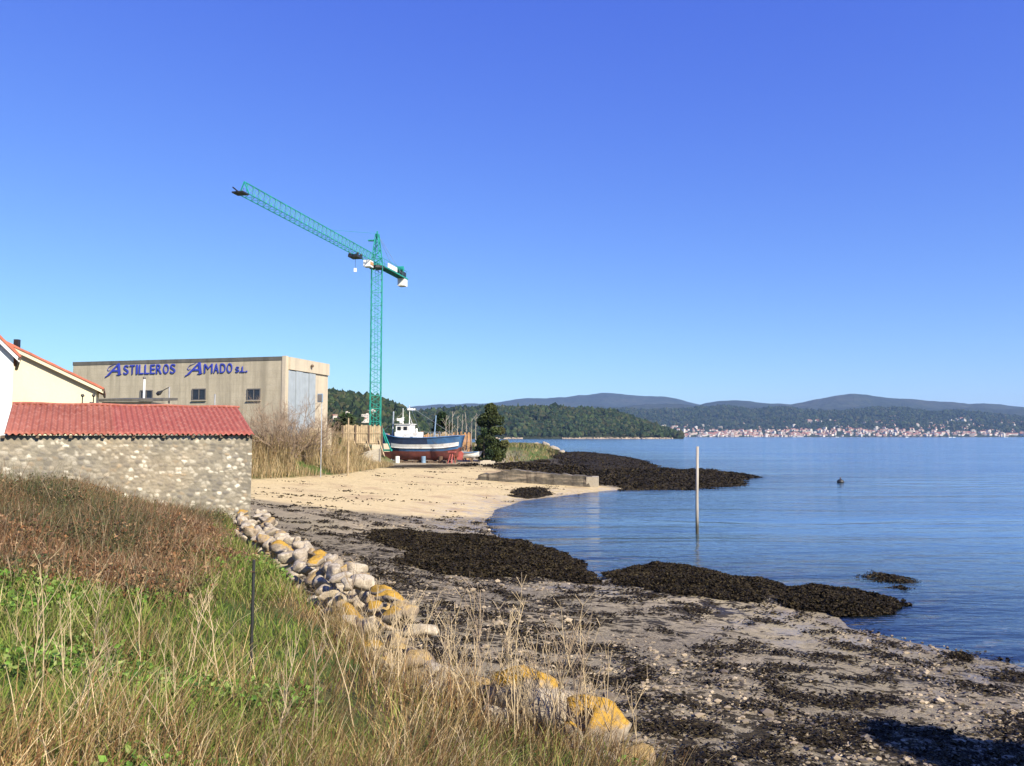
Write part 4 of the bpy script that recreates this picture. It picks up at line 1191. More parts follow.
for i in range(n_ + 1):
    t_ = .05 + .95 * i / n_; c_ = qa + (qb - qa) * t_ + nq * .25 * (vn(i * .7, 0, 3) - .5); zt2 = za_ + (zb_ - za_) * t_ + .18 * (vn(i * .9, 1, 5) - .5) - .75 * max(0, t_ - .72) / .28
    vs += [c_ + zc * -.6 - nq * .25, c_ + zc * zt2, c_ + nq * 1.5 + zc * zt2, c_ + nq * 1.7 - zc * .6]
    if i:
        for k in range(4): fs.append((4 * i - 4 + k, 4 * i + k, 4 * i + (k + 1) % 4, 4 * i - 4 + (k + 1) % 4))
fs += [(0, 1, 2, 3), (4 * n_ + 3, 4 * n_ + 2, 4 * n_ + 1, 4 * n_)]
mb.add(vs, fs, M['quay']); mb.build('wall', sw_)
mb = MB(); mb.obox(qa - zc * .5 - nq * .15, dq * 1.1, nq * 1.9, zc * (za_ + .55), M['rubble2']); mb.build('end_block', sw_)

# ------------------------------------------------------------------ pole in the water
p = P(697, 534, 0); ptop = PD(697.5, 446.5, p[1])
t = NT('bleached_pole'); x = t.node('ShaderNodeSeparateXYZ'); t.l.new(t.geo(), x.inputs[0])
n = t.noise(t.geo((6, 6, .7)), 1, 5)
c = t.mix(t.rng(n, .35, .65), (.31, .27, .215), (.44, .39, .32))
c = t.mix(t.rng(t.math('ADD', x.outputs[2], t.math('MULTIPLY', n, .8)), .9, 1.7, 1, 0), c, (.06, .055, .035))
t.col(c).rough(.8); t.bump(n, .5, .03)
mp = MB(); mp.tube([(p[0], p[1], -1.5), (p[0] + .01, p[1], 0), (p[0] + .03, p[1], 2), (ptop[0], p[1], ptop[2])], [.085, .082, .075, .068], t.m, 10)
tag(mp.build('mooring_pole', origin=(p[0], p[1], 0), smooth=True), 'tall bleached wooden pole standing alone in the water', 'pole')
p = P(840.5, 483, 0)
r = empty('buoy', (p[0], p[1], 0), 'small dark mooring buoy floating far out right of the pole', 'buoy')
MB().ball((p[0], p[1], .12), (.38, .38, .3), M['black'], 12, 8).build('float', r, smooth=True); MB().tube([(p[0], p[1], .38), (p[0], p[1], .6)], .06, M['rust'], 6).build('ring', r)
# ------------------------------------------------------------------ town across the water
M['house_wall'] = simple('far_white_wall', (.60, .54, .46), .9, .12, .05)
M['house_pink'] = simple('far_cream_wall', (.42, .34, .27), .9, .15, .05)
M['house_roof'] = simple('far_red_roof', (.30, .11, .07), .9, .25, .05)
M['house_gap'] = simple('far_window', (.06, .065, .08), .5, .1)
def house_mesh(w, d, h, flat, wm):
    mb = MB(); mb.box((0, 0, h / 2 - 3), (w, d, h + 6), wm)
    if not flat:
        o = .5
        mb.prism([(-w / 2 - o, -d / 2 - o, h), (-w / 2 - o, d / 2 + o, h), (-w / 2 - o, 0, h + d * .24)], (w + 2 * o, 0, 0), M['house_roof'])
    else:
        mb.box((0, 0, h + .25), (w + .4, d + .4, .5), wm); mb.box((w * .2, 0, h + 1.2), (w * .3, d * .4, 1.6), wm)
    for f in range(int(h // 3)):
        for k in range(int(w // 3)):
            mb.box((-w / 2 + 1.8 + k * 3, -d / 2 - .02, 1.6 + 3 * f), (1.3, .12, 1.5), M['house_gap'])
    me = mb.build('town_house').data
    bpy.data.objects.remove(bpy.data.objects['town_house']); return me
HM = [house_mesh(*a) for a in ((11, 9, 6, 0, M['house_wall']), (14, 10, 6.5, 0, M['house_pink']), (10, 10, 9, 1, M['house_wall']), (20, 11, 10, 1, M['house_pink']), (16, 10, 7, 0, M['house_wall']), (13, 11, 13, 1, M['house_wall']), (26, 12, 7, 0, M['house_wall']))]
def hill_at(key, px, v):
    tx, vv, X, Y, Z = RIDGES[key]
    j = np.interp((px - 512) / F / cp, tx, np.arange(len(tx))); i = np.interp(v, vv, np.arange(len(vv)))
    i0, j0 = int(min(i, len(vv) - 2)), int(min(j, len(tx) - 2)); fi, fj = i - i0, j - j0
    g = lambda G: G[i0, j0] * (1 - fi) * (1 - fj) + G[i0 + 1, j0] * fi * (1 - fj) + G[i0, j0 + 1] * (1 - fi) * fj + G[i0 + 1, j0 + 1] * fi * fj
    return g(X), g(Y), g(Z)
def houses(key, spots, label, group, sc=1.0):
    for px, v in spots:
        x, y, z = hill_at(key, px, v)
        o = link('town_house', HM[rng.integers(0, len(HM))], loc=(x, y, z)); o.rotation_euler.z = rng.normal() * .5; o.scale = (sc * rng.uniform(.8, 1.2),) * 3
        tag(o, label, 'house', group)
sp_ = []
while len(sp_) < 252:
    px = rng.uniform(682, 1060); v = abs(rng.normal()) * (.09 + .09 * (px > 860))
    if vn(px / 18, v * 30, 4) * (1.3 if px < 780 or 820 < px < 1000 else .8) > .28 + .8 * v: sp_.append((px, .01 + v))
houses('hill5', sp_, 'tiny white house in the far town along the opposite shore', 'houses of the far town', .95)
houses('hill5', [(rng.uniform(635, 690), rng.uniform(.10, .24)) for _ in range(22)], 'tiny pale house on the far slope left of the town', 'houses on the slope left of the town', 1.1)
houses('hill5', [(rng.normal(823, 9), rng.uniform(.34, .42)) for _ in range(12)] + [(rng.normal(960, 10), rng.uniform(.38, .5)) for _ in range(8)], 'tiny pale house high on the wooded slope above the town', 'houses above the town', 1.1)
houses('hill7', [(334 + 2.9 * k + rng.normal() * .5, .30 + rng.normal() * .05) for k in range(14)], 'pale house in a row on the wooded hill behind the crane', 'houses on the hill behind the crane', .42)
mb = MB(); k = 0
while k < 700:      # the rest of the town, hundreds of roofs
    px = rng.uniform(682, 1100); v = abs(rng.normal()) * (.11 + .12 * (px > 850))
    if v > .5 or vn(px / 14, v * 30, 14) < .40 + .5 * v: continue
    x, y, z = hill_at('hill5', px, .008 + v); w, d, h = rng.uniform(7, 14), rng.uniform(7, 10), rng.uniform(4, 8); a = rng.normal() * .5; k += 1
    mb.box((x, y, z + h / 2 - 2), (w, d, h + 4), M[('house_wall', 'house_pink', 'house_pink')[rng.integers(0, 3)]], a)
    e = np.array((math.cos(a), math.sin(a), 0)); f = np.array((-e[1], e[0], 0)); c_ = np.array((x, y, z + h)) - e * (w / 2 + .4)
    mb.prism([c_ - f * (d / 2 + .4), c_ + f * (d / 2 + .4), c_ + zc * d * .25], e * (w + .8), M['house_roof'])
tag(mb.build('town_houses'), 'closely packed small houses of the far town', 'houses', kind='stuff')
mb = MB(); a, b = PD(866, 436, 3400), PD(952, 436, 3300)
mb.obox((a[0], a[1], -1), (b[0] - a[0], b[1] - a[1], 0), (0, 14, 0), (0, 0, 4.5), M['concrete_dark'])
for k in range(12): mb.box((a[0] + (b[0] - a[0]) * (k + .5) / 12, a[1] + (b[1] - a[1]) * (k + .5) / 12 - 3, 2.5), (6, 3, 8), M['concrete_dark'])
tag(mb.build('pier', origin=(a[0], a[1], 0)), 'long dark pier in front of the far town', 'pier')
bm_ = None
for px, D in ((835, 2700), (905, 2500), (948, 2300), (952, 2400), (792, 2800), (1003, 2600)):
    x = (px - 512) / F * D
    if bm_ is None:
        bm_ = dinghy('moored_boat', (x, D, -.3), 11, 3.6, 2.2, .2, 'tiny white boat moored off the far town', M['white'], 0); bm_['group'] = 'boats moored off the town'
        for ch in list(bm_.children):
            if ch.name.startswith('support'): bpy.data.objects.remove(ch)
    else: copy_tree(bm_, (x, D, -.3), rng.uniform(-.4, .4))

# ------------------------------------------------------------------ rocks under bladder wrack
def leaf_quads(c, size, up=None, flat=.5, asp=1.6):      # c: centres; random small leaves
    n = len(c); d = rng.normal(size=(n, 3)); d[:, 2] *= flat; d /= np.linalg.norm(d, axis=1)[:, None]
    e = rng.normal(size=(n, 3)); e[:, 2] *= flat; e -= d * (d * e).sum(1)[:, None]; e /= np.linalg.norm(e, axis=1)[:, None]
    s = np.asarray(size) * rng.uniform(.6, 1.3, n)
    d, e = d * s[:, None] * asp / 2, e * s[:, None] / 2
    bend = np.cross(d, e); bend /= np.linalg.norm(bend, axis=1)[:, None]
    V = np.stack([c - d, c - e + bend * s[:, None] * .12, c + d, c + e + bend * s[:, None] * .12], 1).reshape(-1, 3)
    return V, np.arange(4 * n).reshape(n, 4)
t = NT('wrack_covered_rock'); g = t.geo()
n1 = t.noise(g, 2.2, 6, .7); n2 = t.noise(g, 13, 5, .7)
c = t.mix(t.rng(n2, .3, .7), (.010, .008, .006), (.042, .031, .018))
c = t.mix(t.rng(n1, .54, .68), c, (.055, .048, .024))
t.col(c).rough(t.rng(n2, .3, .7, .6, .9)).spec(.15); t.bump(t.math('ADD', n2, t.noise(g, 45, 3, .6)), 1.0, .08); M['wrack_rock'] = t.m
M['frond'] = attr_mat('wrack_frond', .7, spec=.12)
WRACK = np.array([(.014, .010, .006), (.020, .014, .008), (.028, .020, .011), (.048, .036, .016), (.011, .009, .006)])
OUT = []
def outcrop(poly, hmax, w, label, zc_=.15, res=None, nfr=0, seed=0, fs=.12):
    pw_ = np.array([P(a, b, zc_)[:2] for a, b in poly])
    OUT.append([tuple(q) for q in pw_])
    x0, y0 = pw_.min(0) - .3; x1, y1 = pw_.max(0) + .3
    D = pw_[:, 1].mean(); rx = res or D / 800 * 2.0; ry = rx * 1.6
    xs = np.arange(x0, x1, rx); ys = np.arange(y0, y1, ry); X, Y = np.meshgrid(xs, ys)
    d = sd(X, Y, [tuple(q) for q in pw_]) + w * 1.5 * fbm(X / w * .8, Y / w * .8, 5, seed) + .35 * w * fbm(X / w * 4, Y / w * 4, 3, seed + 7)
    G = np.maximum(ground(X, Y), -.10)
    lump = .62 + 1.5 * fbm(X * .55, Y * .55, 4, seed + 2) + .6 * fbm(X * 2.2, Y * 2.2, 3, seed + 4)
    Z = np.where(d > 0, G + hmax * (1 - np.exp(-(np.maximum(d, 0) / w) ** 1.35)) * np.maximum(lump, .12) + .02, G - .25 + .3 * np.maximum(d, -1))
    ix = np.arange(X.size).reshape(X.shape)
    q = np.stack([ix[:-1, :-1], ix[:-1, 1:], ix[1:, 1:], ix[1:, :-1]], -1).reshape(-1, 4)
    keep = (d.ravel()[q] > -.25).any(1); q = q[keep]; u = np.unique(q); re = np.full(X.size, -1); re[u] = np.arange(len(u))
    c0 = np.array((pw_[:, 0].mean(), pw_[:, 1].mean(), 0))
    V = np.stack([X, Y, Z], -1).reshape(-1, 3)
    r = empty('rock_outcrop', c0, label, 'rock')
    link('rock', np_mesh('rock', V[u] - c0, quads=re[q], mats=[M['wrack_rock']], smooth=True), r)
    if nfr:
        nfr = int(nfr * 1.7)
        cand = np.nonzero((d.ravel() > .0))[0]; k = rng.choice(cand, nfr)
        cc = V[k] + np.stack([rng.uniform(-rx, rx, nfr) * .6, rng.uniform(-ry, ry, nfr) * .6, rng.uniform(0, .07, nfr)], -1)
        LV, LQ = leaf_quads(cc, fs * .44, flat=.5, asp=2.2)
        col = WRACK[rng.integers(0, 5, nfr)]
        tag(link('seaweed', np_mesh('seaweed', LV - c0, quads=LQ, mats=[M['frond']], attrs=dict(col=np.repeat(col, 4, 0))), r), kind='stuff')
    return r
outcrop([(372, 545), (385, 540), (440, 540), (480, 537), (530, 539), (560, 552), (600, 572), (606, 581), (590, 583), (540, 578), (500, 586), (450, 584), (410, 573), (385, 557)], .36, 1.5, 'broad black weed-covered rock shelf at the near end of the cove, left of the pole',   .15, .10, 24000, 11, .16)
outcrop([(608, 571), (640, 562), (690, 564), (730, 574), (785, 579), (780, 592), (765, 603), (720, 602), (660, 598), (620, 587)], .36, .9, 'long dark weed-covered rock ridge just below the wooden pole', .1, .07, 18000, 23, .13)
outcrop([(775, 589), (810, 586), (850, 590), (900, 598), (911, 603), (895, 614), (840, 615), (790, 608)], .32, .6, 'dark weed-covered rock tongue pointing right into the water', .05, .06, 10000, 31, .12)
outcrop([(857, 575), (872, 570), (895, 573), (915, 577), (917, 582), (900, 584), (875, 581)], .38, .7, 'dark rock islet in the water off the rock tongue, the larger of two', .05, .07, 1500, 41, .12)
outcrop([(888, 587), (900, 585), (917, 588), (905, 591)], .25, .4, 'small flat dark rock in front of the larger islet', .03, .06, 400, 43, .1)
outcrop([(548, 463), (560, 455), (600, 453.5), (640, 458), (655, 462), (640, 465), (668, 469), (640, 473), (600, 476), (570, 472)], .75, 3.2, 'far dark rock reef beyond the end of the slip wall', .3, .3, 9000, 51, .35)
outcrop([(600, 481), (640, 475), (700, 472), (740, 472.5), (763, 475.5), (740, 479), (752, 482), (720, 487), (660, 489), (620, 489)], .6, 2.6, 'long dark rock spit running out right of the slip wall behind the pole', .15, .22, 10000, 61, .3)
outcrop([(508, 497), (520, 491.5), (545, 490), (551, 494), (530, 499)], .28, 1.0, 'small dark weedy rock at the edge of the sand below the slip wall', .1, .15, 800, 71, .2)
outcrop([(950, 659), (957, 655), (970, 656), (974, 660), (962, 663)], .22, .18, 'lone small dark rock at the water edge on the right', .03, .03, 250, 81, .07)

# loose wrack, pebbles on the foreshore
def shore_pts(n, r0, r1, a0=-34, a1=40):
    r = np.exp(rng.uniform(math.log(r0), math.log(r1), n)); a = np.radians(rng.uniform(a0, a1, n))
    x, y = r * np.sin(a), r * np.cos(a)
    k = (sd(x, y, LAND) < -.6) & (sd(x, y, SHORE) > -.3) & (sd(x, y, SAND) < -.3)
    return x[k], y[k]
x, y = shore_pts(26000, 9, 62)
wv_ = fbm(x * 1.7, y * 2.1, 4, 91) + .12 * fbm(x * .3, y * .4, 3, 44) 
ob_ = np.max([sd(x, y, q) for q in OUT], axis=0)
wv_ = wv_ + .17 * np.exp(-(np.maximum(-ob_, 0) / (.5 + .03 * y)))
k = (wv_ > .085) & (ob_ < .2); x, y = x[k], y[k]
dn = np.hypot(x, y); m_ = 15
cx = np.repeat(x, m_) + rng.normal(size=len(x) * m_) * .16; cy = np.repeat(y, m_) + rng.normal(size=len(x) * m_) * .12
cc = np.stack([cx, cy, ground(cx, cy) + rng.uniform(.01, .06, len(cx))], -1)
LV, LQ = leaf_quads(cc, np.repeat(.024 + dn * .0013, m_), flat=.15, asp=1.9)
tag(link('seaweed', np_mesh('seaweed', LV, quads=LQ, mats=[M['frond']], attrs=dict(col=np.repeat(WRACK[rng.integers(0, 5, len(cc))], 4, 0)))), 'dark wrack strewn in streaks over the muddy foreshore', 'seaweed', kind='stuff')
x, y = shore_pts(26000, 9, 55)
k = fbm(x * .35, y * .35, 3, 77) + .5 * fbm(x * 1.7, y * 1.7, 3, 78) > .02; x, y = x[k], y[k]
bv, bf = ICO1; n = len(x); s = .009 + rng.gamma(1.4, .010, n) + .0004 * np.hypot(x, y)
jit = 1 + .22 * rng.normal(size=(n, len(bv)))
V = bv[None] * jit[..., None] * s[:, None, None] * np.array((1.2, 1.0, .65)) + np.stack([x, y, ground(x, y) + s * .25], -1)[:, None]
pc_ = np.array([(.28, .22, .145), (.20, .16, .11), (.33, .26, .17), (.12, .095, .07), (.42, .34, .23), (.08, .065, .048)])[rng.choice(6, n, p=[.22, .24, .12, .22, .06, .14])]
M['pebble'] = attr_mat('pebble_stone', .6, spec=.3)
tag(link('pebbles', np_mesh('pebbles', V.reshape(-1, 3), tris=(bf[None] + (np.arange(n) * len(bv))[:, None, None]).reshape(-1, 3), mats=[M['pebble']], attrs=dict(col=np.repeat(pc_, len(bv), 0)))), 'pale and dark pebbles and shells scattered over the foreshore', 'pebbles', kind='stuff')
n = 16000; x = rng.uniform(-6, 34, n); y = rng.uniform(72, 175, n)
k = (sd(x, y, LAND) < -.8) & (sd(x, y, SHORE) > -.8) & (sd(x, y, SAND) < -.4) & (fbm(x * .3, y * .18, 4, 95) > -.03); x, y = x[k], y[k]
cx = np.repeat(x, 6) + rng.normal(size=len(x) * 6) * .4; cy = np.repeat(y, 6) + rng.normal(size=len(x) * 6) * .4
cc = np.stack([cx, cy, ground(cx, cy) + rng.uniform(.02, .22, len(cx))], -1); LV, LQ = leaf_quads(cc, .24, flat=.4)
tag(link('seaweed', np_mesh('seaweed', LV, quads=LQ, mats=[M['frond']], attrs=dict(col=np.repeat(WRACK[rng.integers(0, 5, len(cc))], 4, 0)))), 'dark wrack covering the flats beyond the slip wall', 'seaweed', kind='stuff')
# drift weed on the sand
n = 1500; x = rng.uniform(-26, 6, n); y = rng.uniform(44, 96, n)
k = (sd(x, y, SAND) > -.5) & (vn(x * .25, y * 1.1, 6) > .66); x, y = x[k], y[k]
cx = np.repeat(x, 5) + rng.normal(size=len(x) * 5) * .35; cy = np.repeat(y, 5) + rng.normal(size=len(x) * 5) * .15
cc = np.stack([cx, cy, ground(cx, cy) + .02], -1); LV, LQ = leaf_quads(cc, .13, flat=.25)
tag(link('drift_weed', np_mesh('drift_weed', LV, quads=LQ, mats=[M['frond']], attrs=dict(col=np.repeat(WRACK[rng.integers(1, 4, len(cc))] * 1.6, 4, 0)))), 'thin dark lines of drift weed on the dry sand', 'seaweed', kind='stuff')

# ------------------------------------------------------------------ tumbled dry stone wall: each stone a thing
def stone_mat(name, base, lich, amount, white):
    t = NT(name); v = t.coord(); oi = t.node('ShaderNodeObjectInfo'); g = t.geo()
    n1 = t.noise(g, 9, 6, .7); n2 = t.noise(g, 38, 5, .7); n3 = t.noise(g, 5, 5, .65)
    c = t.mix(t.rng(n1, .32, .68), tuple(q * .62 for q in base), tuple(min(.8, q * 1.25) for q in base))
    c = t.mix(t.rng(oi.outputs['Random'], 0, 1, 0, .45), c, (.20, .16, .12))
    c = t.mix(t.rng(n2, .55, .68, 0, .8), c, (.055, .05, .042))
    c = t.mix(t.math('MULTIPLY', t.rng(n3, .50, .60), white), c, (.62, .53, .40))
    up = t.rng(t.normal_z(), .05, .65)
    lm = t.math('MULTIPLY', t.rng(t.math('ADD', t.math('MULTIPLY', up, .26), t.math('ADD', t.math('MULTIPLY', n3, .55), t.math('MULTIPLY', n1, .45))), .74 - amount, .86 - amount), .92)
    lc = t.mix(t.rng(n2, .35, .65), lich, tuple(q * .55 for q in lich))
    c = t.mix(lm, c, lc)
    t.col(c).rough(.92).spec(.15); t.bump(t.math('ADD', n1, t.math('MULTIPLY', n2, .5)), .8, .03)
    return t.m
M['st_pale'] = stone_mat('bare_granite', (.40, .33, .235), (.50, .44, .34), .02, .55)
M['st_orange'] = stone_mat('lichened_granite', (.31, .25, .18), (.50, .285, .035), .14, .3)
M['st_warm'] = stone_mat('warm_granite', (.30, .225, .15), (.48, .32, .11), .06, .35)
def stone_mesh(m, seed, nrm=9):
    r_ = np.random.default_rng(seed); bv, bf = ICO3
    N = r_.normal(size=(nrm, 3)); N /= np.linalg.norm(N, axis=1)[:, None]; dd_ = r_.uniform(.50, .86, nrm)
    R = np.full(len(bv), 1.08)
    for a, b in zip(N, dd_):
        q = bv @ a; R = np.minimum(R, np.where(q > .15, b / np.maximum(q, .15), 9))
    R = R * (1 + .20 * fbm(bv[:, 0] * 2 + seed, bv[:, 1] * 2 + bv[:, 2] * 1.7, 4, seed) + .10 * fbm(bv[:, 0] * 6, bv[:, 1] * 7 + bv[:, 2] * 6, 3, seed))
    V = bv * R[:, None] * np.array((1.0, r_.uniform(.7, .95), r_.uniform(.55, .8)))
    return np_mesh('stone', V, tris=bf, mats=[m], smooth=True)
SM = {k: [stone_mesh(M[k], 100 + i * 7 + j, 11 + i % 6) for i in range(9)] for j, k in enumerate(('st_pale', 'st_orange', 'st_warm'))}
SLAB = {'st_pale': 'pale bare granite stone in the tumbled wall by the shore', 'st_orange': 'granite stone with orange lichen in the tumbled wall by the shore', 'st_warm': 'brownish granite stone in the tumbled wall by the shore'}
wl_ = np.array(WALL); seg = np.hypot(*np.diff(wl_, axis=0).T); cum = np.concatenate([[0], np.cumsum(seg)])
s_ = 0.2; nst = 0
while s_ < cum[-1] - .9:
    p = np.array([np.interp(s_, cum, wl_[:, 0]), np.interp(s_, cum, wl_[:, 1])]); q = np.array([np.interp(s_ + .2, cum, wl_[:, 0]), np.interp(s_ + .2, cum, wl_[:, 1])])
    d = (q - p) / np.linalg.norm(q - p); nl_ = np.array((-d[1], d[0]))      # to the sea side
    gap = 9.5 < s_ < 10.5 and False
    tall = .75 + .35 * vn(s_ * .55, 3, 9)
    for layer, lats in enumerate(((-.28, .42), (-.20, .34), (-.05, .22), (.08,))):
        if (layer == 3 and tall < .86) or (p[1] < 10.4 and layer > 0) or (layer == 3) or (layer == 2 and p[1] > 15): continue
        for la in lats:
            if rng.random() < (.08, .10, .18, .42)[layer] + .2 * (8.4 < p[1] < 10.2): continue
            r_ = rng.uniform(.135, .245) * (1.0 - .06 * layer) * (1.1 if p[1] > 16 else 1)
            xy = p + nl_ * (la + rng.normal() * .07) + d * rng.normal() * .10
            lime_ = p[1] > 13.2
            pr_ = (.70, .10, .20) if lime_ else (.26, .34, .40)
            if layer < 2 and pr_[1] > .3: pr_ = (.34, .16, .50)
            kx = ('st_pale', 'st_orange', 'st_warm')[rng.choice(3, p=pr_)]
            zb_ = float(ground(p[0] - nl_[0] * .5, p[1] - nl_[1] * .5)) - .05
            if la > .4 and layer == 0: zb_ -= .15
            o = link('stone', SM[kx][rng.integers(0, 9)], loc=(xy[0], xy[1], zb_ + r_ * .4 + layer * .27 * tall))
            o.rotation_euler = (rng.normal() * .35, rng.normal() * .35, rng.uniform(0, 6.28)); o.scale = (r_ * rng.uniform(.95, 1.45), r_ * 1.05, r_ * rng.uniform(.9, 1.3))
            tag(o, SLAB[kx], 'stone', 'stones of the tumbled wall'); nst += 1
    s_ += .40
for px, py, D, wpx, hpx, kx, lab in ((521, 692, 8.1, 62, 44, 'st_orange', 'broad boulder with a bright orange lichen cap behind the wall end'),
        (560, 712, 7.9, 56, 62, 'st_pale', 'tall pale grey boulder between the orange capped ones'),
        (588, 716, 7.75, 56, 46, 'st_orange', 'arched brownish boulder with orange lichen leaning on the end boulder'),
        (604, 727, 7.5, 44, 58, 'st_orange', 'upright grey boulder with a yellow orange lichen cap at the right end of the wall'),
        (571, 738, 7.35, 30, 34, 'st_orange', 'small round boulder with an orange spot in front of the end boulder'),
        (592, 757, 7.2, 60, 26, 'st_pale', 'low pale flat stone at the foot of the end boulder'),
        (632, 761, 7.1, 40, 24, 'st_warm', 'last low brownish stone at the right foot of the wall'),
        (478, 690, 8.4, 66, 30, 'st_warm', 'long flat brown stone half hidden by dry grass'),
        (498, 716, 7.9, 34, 30, 'st_pale', 'small white stone in the grass under the orange capped boulder')):
    c_ = PD(px, py, D); k = D / F / 2
    o = link('boulder', SM[kx][(px * 7) % 9], loc=c_); o.scale = (wpx * k * 1.3, wpx * k * 1.05, hpx * k * 1.55); o.rotation_euler = (0, rng.normal() * .15, rng.uniform(-.5, .5))
    tag(o, lab, 'boulder', 'stones of the tumbled wall')
# ------------------------------------------------------------------ grasses and scrub
M['blade'] = attr_mat('grass_blade', .7, .35, spec=.15)
M['leaf'] = attr_mat('small_leaf', .65, .2, spec=.2)
def blades(x, y, z, h, w, lean, col, az=None, curl=.5):
    n = len(x); az = rng.uniform(0, 2 * math.pi, n) if az is None else az
    fx, fy = np.cos(az), np.sin(az); sa = rng.uniform(0, math.pi, n); sx_, sy_ = np.cos(sa), np.sin(sa)
    V = np.zeros((n, 7, 3))
    for i, t_ in enumerate((0, .38, .74)):
        o = lean * h * (t_ * (1 - curl) + curl * t_ * t_); zz_ = h * t_ * np.sqrt(np.maximum(.15, 1 - (lean * t_) ** 2 * .6)); ww = w * (1 - .45 * t_) / 2
        for sgn, j in ((-1, 2 * i), (1, 2 * i + 1)):
            V[:, j] = np.stack([x + fx * o + sgn * sx_ * ww, y + fy * o + sgn * sy_ * ww, z + zz_], -1)
    V[:, 6] = np.stack([x + fx * lean * h, y + fy * lean * h, z + h * np.sqrt(np.maximum(.1, 1 - lean ** 2 * .6))], -1)
    b = (np.arange(n) * 7)[:, None]
    Q = np.concatenate([b + np.array((0, 1, 3, 2)), b + np.array((2, 3, 5, 4))]); T = b + np.array((4, 5, 6))
    return V.reshape(-1, 3), Q, T, np.repeat(col, 7, 0)
def bank_pts(n, r0=2.0, r1=28, a0=-56, a1=44):
    r = np.exp(rng.uniform(math.log(r0), math.log(r1), n)); a = np.radians(rng.uniform(a0, a1, n))
    x, y = r * np.sin(a), r * np.cos(a); return x, y
def shades(pal, n, v=.25):
    pal = np.array(pal); return pal[rng.integers(0, len(pal), n)] * rng.uniform(1 - v, 1 + v, n)[:, None]
GREEN = [(.14, .205, .03), (.17, .235, .04), (.22, .27, .055), (.07, .11, .022), (.28, .28, .08), (.30, .25, .10)]
TAN = [(.38, .26, .11), (.50, .36, .17), (.28, .175, .07), (.62, .48, .27), (.22, .14, .06), (.22, .19, .06)]
BROWN = [(.17, .09, .04), (.23, .115, .05), (.12, .065, .035), (.28, .17, .085)]
def in_shed(x, y): 
    s = (x - Er[0]) * Ud[0] + (y - Er[1]) * Ud[1]; d = (x - Er[0]) * Bd[0] + (y - Er[1]) * Bd[1]
    return (d > -.12) & (s > -.1)
# green sward
x, y = bank_pts(230000); xe, ye = rng.uniform(-24, 0, 90000), rng.uniform(8, 27, 90000); x, y = np.concatenate([x, xe]), np.concatenate([y, ye]); dl = sd(x, y, LAND); db = sd(x, y, BRAMBLE)
greenness = .26 + 1.2 * fbm(x * .42, y * .42, 3, 201) + .30 * sm(.8, 3, dl) * sm(4.2, 7, y) - .34 * (1 - sm(4.2, 6.2, y)) - .2 * (1 - sm(.6, 2.4, dl)) * (y < 10) - .30 * (1 - sm(.2, 1.1, dl)) * (y < 15) + .15 * (y > 13)
k = (dl > .05) & (db < .9) & (rng.random(len(x)) < np.clip(greenness * 2.1, .10, 1)) & ~in_shed(x, y)
x, y = x[k], y[k]; n = len(x); z = ground(x, y)
V, Q, T, c = blades(x, y, z - .02, rng.uniform(.10, .28, n) * (.55 + .9 * vn(x * .8, y * .8, 5)), rng.uniform(.005, .010, n) + .0005 * np.hypot(x, y), rng.uniform(.2, .9, n), shades(GREEN, n))
tag(link('grass', np_mesh('grass', V, quads=Q, tris=T, mats=[M['blade']], attrs=dict(col=c))), 'green grass covering the bank above the shore', 'grass', kind='stuff')
print('green', n)
# leafy weeds low in the sward
x, y = bank_pts(130000, 3, 20); dl = sd(x, y, LAND); db = sd(x, y, BRAMBLE)
k = (dl > .4) & (db < .2) & (fbm(x * .5, y * .5, 3, 201) + .25 * sm(1, 3, dl) * sm(4, 7, y) > .10); x, y = x[k], y[k]
cc = np.stack([x, y, ground(x, y) + rng.uniform(.02, .24, len(x))], -1); LV, LQ = leaf_quads(cc, .028 + .0012 * np.hypot(x, y), flat=.6)
tag(link('weeds', np_mesh('weeds', LV, quads=LQ, mats=[M['leaf']], attrs=dict(col=np.repeat(shades(GREEN, len(x)) * (.8, 1.05, .9), 4, 0)))), 'low leafy green weeds growing among the grass', 'weeds', kind='stuff')
# dry grass
x, y = bank_pts(150000, 1.9, 27); xe, ye = rng.uniform(-24, 0, 40000), rng.uniform(9, 27, 40000); x, y = np.concatenate([x, xe]), np.concatenate([y, ye]); dl = sd(x, y, LAND)
dry = .10 + 1.5 * fbm(x * .5 + 40, y * .5, 3, 301) + .60 * (1 - sm(4.2, 6.4, y)) + .75 * (1 - sm(.3, 1.6, dl)) * (y < 14) - .25 * sm(14, 18, y) - .22 * sm(2.2, 4, dl) * sm(4.4, 5.6, y)
k = (dl > np.where(y < 11, -1.0, -.25)) & (rng.random(len(x)) < np.clip(dry * 1.3, .03, 1)) & (sd(x, y, BRAMBLE) < 1) & ~in_shed(x, y)
x, y = x[k], y[k]; n = len(x); z = ground(x, y)
hh = rng.uniform(.22, .62, n) * (.65 + .6 * vn(x * .6, y * .6, 15)) * np.where(y < 3.2, .55, 1) * np.where((dl[k] < 1.8) & (y > 8.6), .55, 1) * np.where((x > -.3) & (y > 6.0), .55, 1) * np.where((dl[k] < .2) & (y < 8.2), .75, 1)
wind = np.where(rng.random(n) < .55, rng.normal(.35, .6, n), rng.uniform(0, 6.28, n))
clump = fbm(x * 1.6, y * 1.6, 3, 311); hh = hh * np.clip(1 + 1.5 * clump, .4, 1.7)
shade_ = np.clip(.95 + 2.2 * fbm(x * 1.1, y * 1.1, 3, 312), .4, 1.3)[:, None]
dcol = shades(TAN + BROWN[:2], n) * (shade_ * np.array((1, 1, 1)))
V, Q, T, c = blades(x, y, z - .02, hh, rng.uniform(.0025, .0055, n) + .00035 * np.hypot(x, y), np.clip(rng.normal(.55, .32, n), .05, 1.05), dcol, az=wind)
